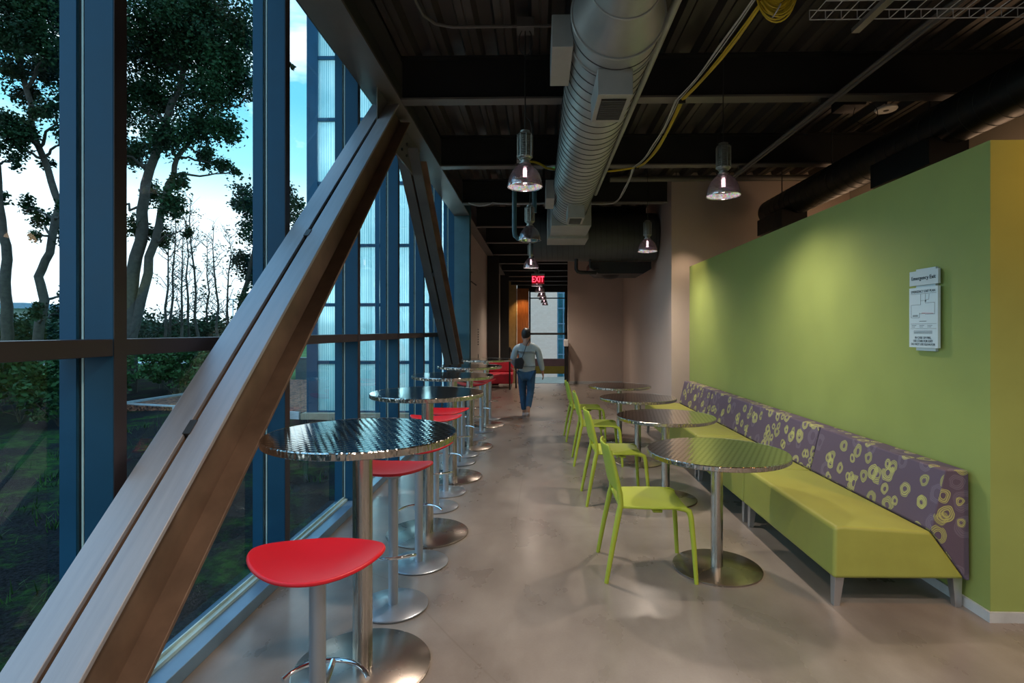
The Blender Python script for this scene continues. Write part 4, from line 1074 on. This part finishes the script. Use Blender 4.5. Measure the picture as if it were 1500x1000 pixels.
# mulch bed with edging
root = thing('mulch_bed', 'red brown mulch bed with pale edging outside by the ribbed glass wing', 'bed', (-6, 13, 0))
mb = MB(); mb.prism([(-8.6,11.1,.02),(-4.4,10.0,.02),(-4.4,16.9,.02),(-7.9,16.9,.02)], (0,0,-.2)); mb.build('mulch', M['mulch'], root, world=True)
mb = MB()
for a, b in (((-8.7,11.15),(-4.4,9.95)), ((-8.7,11.15),(-7.95,17.0))):
    a = Vector(a+(0,)); b = Vector(b+(0,)); d = (b-a).normalized(); n = Vector((-d.y,d.x,0))*.05
    mb.prism([a+Vector((0,0,-.15)), b+Vector((0,0,-.15)), b+n+Vector((0,0,-.15)), a+n+Vector((0,0,-.15))], (0,0,.20))
mb.build('edging', M['path'], root, world=True)
root = thing('footpath', 'pale curving footpath across the lawn', 'path', (-14, 26, 0))
mb = MB(); L1 = [(-26,24),(-20,25),(-15,26.5),(-11,28),(-7,32),(-4,38)]
for a, b in zip(L1, L1[1:]): mb.prism([(a[0],a[1],-.05),(b[0],b[1],-.05),(b[0]-.3,b[1]+1.4,-.05),(a[0]-.3,a[1]+1.4,-.05)], (0,0,.06))
mb.build('paving', M['path'], root, world=True)
root = thing('utility_cabinet', 'grey green utility cabinet standing on the lawn', 'cabinet', (-7.75, 17.9, 0))
MB().box(-.19,.19,-.2,.2,-.12,.62).build('cabinet_body', M['utility'], root, bevel=.02)
MB().box(-.21,.21,-.22,.22,.62,.66).build('lid', M['utility'], root)

# channel glass wing
for xx_ in (-3.6, -2.3):
    for zz_ in (2.2, 5.8):
        l = D.lights.new('wing_fill_light', 'POINT'); l.energy = 120; l.color = (.72,.95,1); l.shadow_soft_size = .5  # unseen lights added inside the wing to brighten its glass from behind
        o = D.objects.new('wing_fill_light', l); C.objects.link(o); o.location = (xx_, 12.6, zz_)
root = thing('channel_glass_wing', 'projecting wing of translucent ribbed channel glass outside', 'building', (-3, 10.2, 0))
WX0, WX1, WY = -4.3, -1.80, 10.12
mb = MB(); mb.face([(WX0+.1,WY,.05),(WX1,WY,.05),(WX1,WY,9),(WX0+.1,WY,9)]); mb.build('channel_glass', M['channel'], root, world=True)
mb = MB(); mb.box(WX0,WX0+.2,WY-.06,WY+.1,0,9); mb.box(-3.02,-2.94,WY-.06,WY+.06,0,9)
mb.build('frame_post', M['frame'], root, world=True)
mb = MB()
for z in (.0,.93,2.0,3.1,4.26,5.45,6.6,7.8): mb.box(WX0+.2,WX1,WY-.04,WY+.04,z,z+.06)
mb.build('frame_rail', M['frame'], root, world=True)
MB().box(WX0-.05,WX1,WY-.2,WY+.1,-.2,.03).build('curb', M['tan'], root, world=True)
mb = MB(); mb.box(WX0,WX1,13.9,14.0,-.2,9); mb.build('rear_wall', M['extwhite'], root, world=True)
mb = MB(); mb.face([(WX0+.05,WY+.1,0),(WX0+.05,13.9,0),(WX0+.05,13.9,9),(WX0+.05,WY+.1,9)]); mb.build('side_glass', M['channel'], root, world=True)

def leafcloud(mb_bm, c, r, n, size, clump=6, flat=1):
    per = max(1, n//clump)
    for _ in range(clump):
        while True:
            p = Vector((rnd.uniform(-1,1), rnd.uniform(-1,1), rnd.uniform(-1,1)))
            if p.length < 1: break
        cc = Vector(c)+p*r*.8; cr = r*.55
        for _ in range(per):
            q = Vector((rnd.gauss(0,.5), rnd.gauss(0,.5), rnd.gauss(0,.5)))
            p = cc+q*cr; p.z = cc.z+q.z*cr*flat
            a = Vector((rnd.uniform(-1,1), rnd.uniform(-1,1), rnd.uniform(-.7,.7))).normalized(); b = a.cross(Vector((rnd.uniform(-1,1), rnd.uniform(-1,1), rnd.uniform(-1,1)))).normalized()
            s = size*rnd.uniform(.6,1.25)
            v = [mb_bm.verts.new(p+a*s), mb_bm.verts.new(p+b*s*.55), mb_bm.verts.new(p-a*s*.8), mb_bm.verts.new(p-b*s*.55)]
            mb_bm.faces.new(v)
def twig(mb, a, b, r0, r1, seg=6, wob=.12):
    a, b = Vector(a), Vector(b); L = (b-a).length; pts = []
    for k in range(seg+1):
        t = k/seg; p = a.lerp(b, t)
        if 0 < k < seg: p += Vector((rnd.uniform(-1,1), rnd.uniform(-1,1), rnd.uniform(-1,1)))*wob*L/seg
        pts.append(p)
    mb.tube(pts, [r0+(r1-r0)*k/seg for k in range(seg+1)], 6)
    return pts
def tree(lab, trunks, blobs, dens, size, radii, loc, group='trees outside the glazing', m='leaf'):
    root = thing('tree', lab, 'tree', loc, group=group)
    mb = MB(); allp = []
    for tr, (r0, r1) in zip(trunks, radii):
        P = [Vector(p) for p in tr]; pts = []
        for a, b in zip(P, P[1:]):
            for k in range(3): pts.append(a.lerp(b, k/3)+Vector((rnd.uniform(-.03,.03), rnd.uniform(-.03,.03), 0)))
        pts.append(P[-1])
        n = len(pts)
        mb.tube(pts, [r0+(r1-r0)*i/(n-1) for i in range(n)], 10); allp += pts
    lf = bmesh.new()
    for (x, y, z, r) in blobs:
        c = Vector((x,y,z))
        cand = [p for p in allp if p.z < z+.2] or allp
        near = min(cand, key=lambda p: (p-c).length+abs(p.z-(z-1.0))*.3)
        pts = twig(mb, near, c, .03+r*.03, .012, 7, .35)
        for _ in range(int(3+r*6)):
            q = c+Vector((rnd.uniform(-1,1), rnd.uniform(-1,1), rnd.uniform(-1,1)))*r
            twig(mb, pts[rnd.randint(4,7)], q, .012, .004, 4, .3)
        leafcloud(lf, c, r, int(dens*r*r), size, int(5+14*r))
    mb.build('trunk', M['bark'], root, True, True)
    me = D.meshes.new('foliage'); bmesh.ops.translate(lf, verts=lf.verts, vec=-Vector(loc)); lf.to_mesh(me); lf.free(); me.materials.append(M[m])
    f = D.objects.new('foliage', me); C.objects.link(f); f.parent = root
    return root
A = [(-9.81,13.36,9.26,.79),(-8.82,13.17,9.3,.79),(-8.26,13.65,9.49,.7),(-7.36,13.29,9.18,.56),(-7.62,13.14,8.35,.61),(-8.7,13.65,8.54,.73),(-10.32,14.44,8.77,.73),(-10.73,14.24,7.6,.56),(-9.7,14.21,7.75,.7),(-8.1,13.38,7.55,.67),(-7.61,13.89,7.86,.42),(-7.21,13.48,8.78,.32),(-8.47,13.29,6.59,.56),(-7.65,13.2,6.55,.42),(-9.36,13.34,6.36,.53),(-10.79,14.44,6.21,.46),(-8.86,14.33,6.16,.32),(-8.38,14.31,5.97,.24),(-10.19,14.26,5.15,.32),(-9.08,13.31,4.66,.39),(-8.95,13.5,5.3,.24),(-10.35,13.97,4.28,.32),(-9.84,14.15,4.05,.28),(-11.61,14.31,9.27,.79),(-11.65,14.35,7.83,.7),(-10.64,13.1,6.12,.53),(-9.88,13.95,10.83,.88),(-8.71,14.08,10.9,.88),(-7.76,13.84,5.65,.14),(-6.13,13.35,8.07,.1),(-6.77,13.81,8.95,.1),(-8.64,13.15,3.95,.17),(-11.53,14.44,5.11,.35)]
At1 = [(-10.5,13.77,-.1),(-10.46,13.77,1.27),(-10.37,13.77,3.02),(-10.15,13.78,4.25),(-10.03,13.78,5.29),(-9.68,13.79,6.52),(-9.24,13.8,7.75),(-8.89,13.8,9.14)]
At2 = [(-10.44,13.77,1.2),(-10.03,13.78,3.02),(-9.73,13.78,4.25),(-9.45,13.79,5.29),(-9.2,13.8,6.0),(-8.6,13.8,6.87)]
tree('large leafy tree filling the second glazed bay, its crown reaching the top', [At1, At2], A, 7600, .052, [(.19,.05),(.12,.04)], (-10.5,13.77,-.1))
B = [(-12.23,12.31,8.85,.73),(-11.25,12.12,8.8,.68),(-11.11,12.59,8.99,.49),(-11.79,12.19,8.15,.57),(-10.97,12.06,8.0,.57),(-12.41,12.57,7.71,.36),(-11.84,13.41,8.11,.46),(-12.26,13.21,7.85,.36),(-12.55,13.15,7.32,.33),(-10.95,12.31,6.79,.39),(-11.88,12.79,6.68,.26),(-10.95,12.4,6.04,.26),(-11.82,12.21,6.14,.36),(-12.03,12.1,6.25,.29),(-12.04,12.28,5.77,.36),(-12.28,13.41,5.72,.16),(-12.64,13.25,4.66,.23),(-12.27,13.22,4.32,.23),(-11.84,13.22,4.23,.26),(-10.76,12.27,4.43,.2),(-11.71,12.44,3.76,.16),(-11.43,12.95,3.76,.2),(-11.67,13.31,2.47,.23),(-11.96,13.34,2.04,.23),(-11.23,12.09,2.0,.2)]
Bt1 = [(-12.64,12.72,-.1),(-12.62,12.72,1.45),(-12.67,12.72,2.43),(-12.64,12.72,3.24),(-12.77,12.72,4.21),(-12.88,12.71,5.51)]
Bt2 = [(-11.99,12.73,-.1),(-11.86,12.74,1.45),(-11.76,12.74,2.27),(-11.89,12.74,2.83),(-11.63,12.74,3.4),(-11.42,12.75,4.54),(-11.66,12.74,5.35),(-11.99,12.73,6.17),(-12.15,12.73,7.3),(-12.48,12.72,8.44)]
tree('leafy tree with a twisting trunk in the leftmost glazed bay', [Bt2], B, 7600, .05, [(.11,.05)], (-11.99,12.73,-.1))
tree('straight bare trunk at the far left edge behind the first glass', [Bt1], [(-12.83,13.09,5.71,.23),(-12.89,12.88,4.74,.2)], 2500, .06, [(.13,.08)], (-12.64,12.72,-.1))
Cc = [(-8.82,16.49,5.6,.47),(-8.32,16.34,5.14,.55),(-7.87,16.7,5.75,.38),(-7.38,16.42,5.36,.3),(-8.61,16.29,4.52,.42),(-8.19,16.7,4.59,.51),(-9.36,17.3,3.83,.47),(-8.85,17.17,3.37,.51),(-9.48,17.11,5.53,.26),(-8.66,16.48,2.47,.47),(-8.26,16.86,3.77,.47),(-8.64,16.54,1.84,.34),(-7.43,16.44,4.95,.26)]
tree('smaller dark leafy tree behind the raised end of the big brace', [[(-9.62,16.79,-.1),(-9.41,16.79,1.64),(-9.05,16.8,3.12),(-8.77,16.81,4.4),(-8.56,16.81,5.67)]], Cc, 5200, .055, [(.10,.03)], (-9.62,16.79,-.1))
# slender saplings
sap = [(-10.35,14.77,4.44),(-10.78,15.76,5.23),(-9.86,14.78,4.25),(-10.83,16.76,5.25),(-9.59,15.29,5.31),(-10.86,17.76,4.57),(-9.32,15.79,4.63),(-9.65,16.79,4.5)]
wh = ['first','second','third','fourth','fifth','sixth','seventh','eighth']
for i, (x, y, h) in enumerate(sap):
    root = thing('sapling', 'slender almost bare sapling, the %s from the large leafy tree towards the brace' % wh[i], 'tree', (x,y,-.1), group='slender saplings beyond the shrubs')
    mb = MB(); lx = rnd.uniform(-.3,.3); st_ = [Vector((lx*(k/8)+rnd.uniform(-.04,.04), rnd.uniform(-.05,.05), (h+.1)*k/8)) for k in range(9)]
    mb.tube(st_, [.055-.048*k/8 for k in range(9)], 7); lf = bmesh.new()
    for _ in range(22):
        k = rnd.randint(3,7); a = st_[k].lerp(st_[k+1], rnd.random()); s_ = rnd.uniform(.35,.9)*(1.2-k/9); an = rnd.uniform(0, 2*pi)
        b = a+Vector((cos(an)*s_, sin(an)*s_, s_*rnd.uniform(.5,1.3)))
        pts = twig(mb, a, b, .012, .003, 5, .3)
        for _ in range(2):
            q = pts[rnd.randint(2,4)]; e_ = q+Vector((rnd.uniform(-.25,.25), rnd.uniform(-.25,.25), rnd.uniform(.05,.35))); twig(mb, q, e_, .006, .002, 3, .3)
            if rnd.random() < .55: leafcloud(lf, e_, .12, 9, .035, 2)
    mb.build('trunk', M['bark'], root, smooth=True)
    me = D.meshes.new('foliage'); lf.to_mesh(me); lf.free(); me.materials.append(M['leaf']); f = D.objects.new('foliage', me); C.objects.link(f); f.parent = root
# shrubs: prototypes copied
def shrub(r, h, n, size, m):
    root = thing('shrub', 'x', 'shrub', group='leafy shrubs outside the glazing')
    mb = MB(); lf = bmesh.new()
    for k in range(9):
        an = rnd.uniform(0,2*pi); e_ = Vector((cos(an)*r*rnd.uniform(.2,.9), sin(an)*r*rnd.uniform(.2,.9), h*rnd.uniform(.55,1))); twig(mb, (0,0,-.05), e_, .012, .004, 5, .3)
        leafcloud(lf, e_-Vector((0,0,h*.12)), r*.42, n//9, size, 5, .6)
    mb.build('stem', M['bark'], root, smooth=True)
    me = D.meshes.new('foliage'); lf.to_mesh(me); lf.free(); me.materials.append(M[m]); f = D.objects.new('foliage', me); C.objects.link(f); f.parent = root
    return root
s1 = shrub(.75, 1.15, 1900, .06, 'leaf2'); s2 = shrub(.6, .8, 1300, .055, 'leaf2'); s3 = shrub(1.7, 2.1, 7000, .07, 'hedge')
sh_pos = [(s1,-9.3,9.6),(s2,-8.2,9.2),(s1,-10.6,10.4),(s2,-9.0,10.9),(s1,-11.9,10.9),(s1,-10.0,12.0),(s2,-7.7,12.2),(s1,-8.7,13.0),(s2,-7.2,13.4),(s1,-9.4,13.9),(s2,-10.7,9.0),(s1,-12.8,11.6),
  (s3,-14.6,14.6),(s3,-12.2,15.6),(s3,-17.5,15.5),(s3,-14.9,18.0),(s3,-11.2,18.6)]
used = set()
prow = ['nearest the glass','beside the nearest one','at the foot of the left trunks','in the middle of the patch','low at the far left','in front of the large leafy tree','at the edge of the mulch bed','between the mulch bed and the big tree','behind the mulch bed edging','below the slender saplings','small and low in the left foreground','farthest left of the patch','large dark hedge bush behind the twisting trunk','large dark hedge bush behind the big tree','large dark hedge bush at the far left','large dark hedge bush in the second row','large dark hedge bush below the saplings']
for i, (p_, x, y) in enumerate(sh_pos):
    lab = ('leafy green shrub outside, ' + prow[i]) if i < 12 else prow[i]+' outside the glazing'
    if id(p_) not in used: used.add(id(p_)); p_.location = (x,y,-.1); p_['label'] = lab
    else: dup(p_, (x,y,-.1), rnd.uniform(0,6), lab)
# grass tufts (uncountable)
lf = bmesh.new()
for _ in range(330):
    x = -2.2-abs(rnd.gauss(0,3.2)); y = rnd.uniform(1.0, 14)
    if sin(x*1.7+y)*cos(y*1.3-x*.6) < -.1 and rnd.random() < .8: continue
    if (-9 < x < -4.2 and y > 9.6) or y > 9.8 and x > -4.6: continue
    n = rnd.randint(14,34); R_ = rnd.uniform(.08,.28)
    for _ in range(n):
        bx_, by_ = x+rnd.gauss(0,R_*.5), y+rnd.gauss(0,R_*.5); zz = hgt(bx_,by_); h = rnd.uniform(.04,.13); an = rnd.uniform(0,2*pi); l = rnd.uniform(.02,.08); wd = .005
        lf.faces.new([lf.verts.new((bx_-sin(an)*wd, by_+cos(an)*wd, zz)), lf.verts.new((bx_+sin(an)*wd, by_-cos(an)*wd, zz)), lf.verts.new((bx_+cos(an)*l, by_+sin(an)*l, zz+h))])
me = D.meshes.new('grass_tufts'); lf.to_mesh(me); lf.free(); me.materials.append(M['grass']); o = D.objects.new('grass_tufts', me); C.objects.link(o); tag(o, 'scattered grass tufts on the dark soil outside', 'grass', kind='stuff')
# low far treeline
def ridge(name, lab, pts, m, cat='trees'):
    root = thing(name, lab, cat, pts[0][:2]+(0,)); mb = MB()
    for a, b in zip(pts, pts[1:]): mb.prism([(a[0],a[1],-1),(b[0],b[1],-1),(b[0],b[1],b[2]),(a[0],a[1],a[2])], (0,3,0))
    mb.build('tree_mass', M[m], root, world=True)
tl = []
for k in range(60): tl.append((-150+k*2.4, 125+8*sin(k*.3), 2.9+.7*sin(k*.9)+.5*sin(k*2.3)+rnd.uniform(-.3,.3)))
ridge('distant_treeline', 'low dark line of distant trees on the horizon', tl, 'hedge')
root = thing('distant_building', 'distant pale building with flat overhanging roof at the far left', 'building', (-60,58,0))
MB().box(-8,3.4,0,10,-1,3.9).build('wall', M['extwhite'], root)
MB().box(-9,5.6,-1.5,11,3.9,4.5).build('roof', M['roofm'], root)
mb = MB()
for k in range(5): mb.box(-7+2*k,-5.8+2*k,-.05,.05,1.4,3.0)
mb.build('window', M['roofm'], root)
root = thing('light_pole', 'thin distant light pole on the lawn', 'pole', (-26,46,0))
mb = MB(); mb.tube([(0,0,-.2),(0,0,4.2)], .05, 8); mb.build('pole', M['whitec'], root); MB().box(-.35,.35,-.06,.06,4.15,4.25).build('lamp_head', M['whitec'], root)
# neighbouring building seen through the far window
root = thing('neighbour_building', 'beige stone building with a teal glass strip seen through the far window', 'building', (1,34,-1.3))
MB().box(-5,1.18,33.5,38,-1.3,10).build('stone_wall', M['brick'], root, world=True)
MB().box(1.18,6,33.9,38,-1.3,10).build('curtain_wall', M['glassteal'] if 'glassteal' in M else plain('teal curtain wall', (.03,.22,.28,1), .2, .3, .5, 1.2), root, world=True)
mb = MB()
for z in [-.9+.95*k for k in range(11)]: mb.box(1.2,6,33.82,33.9,z,z+.06)
for x in (1.2,1.55,1.9,2.3): mb.box(x,x+.05,33.80,33.9,-1.3,10)
mb.build('mullions', M['roofm'], root, world=True)
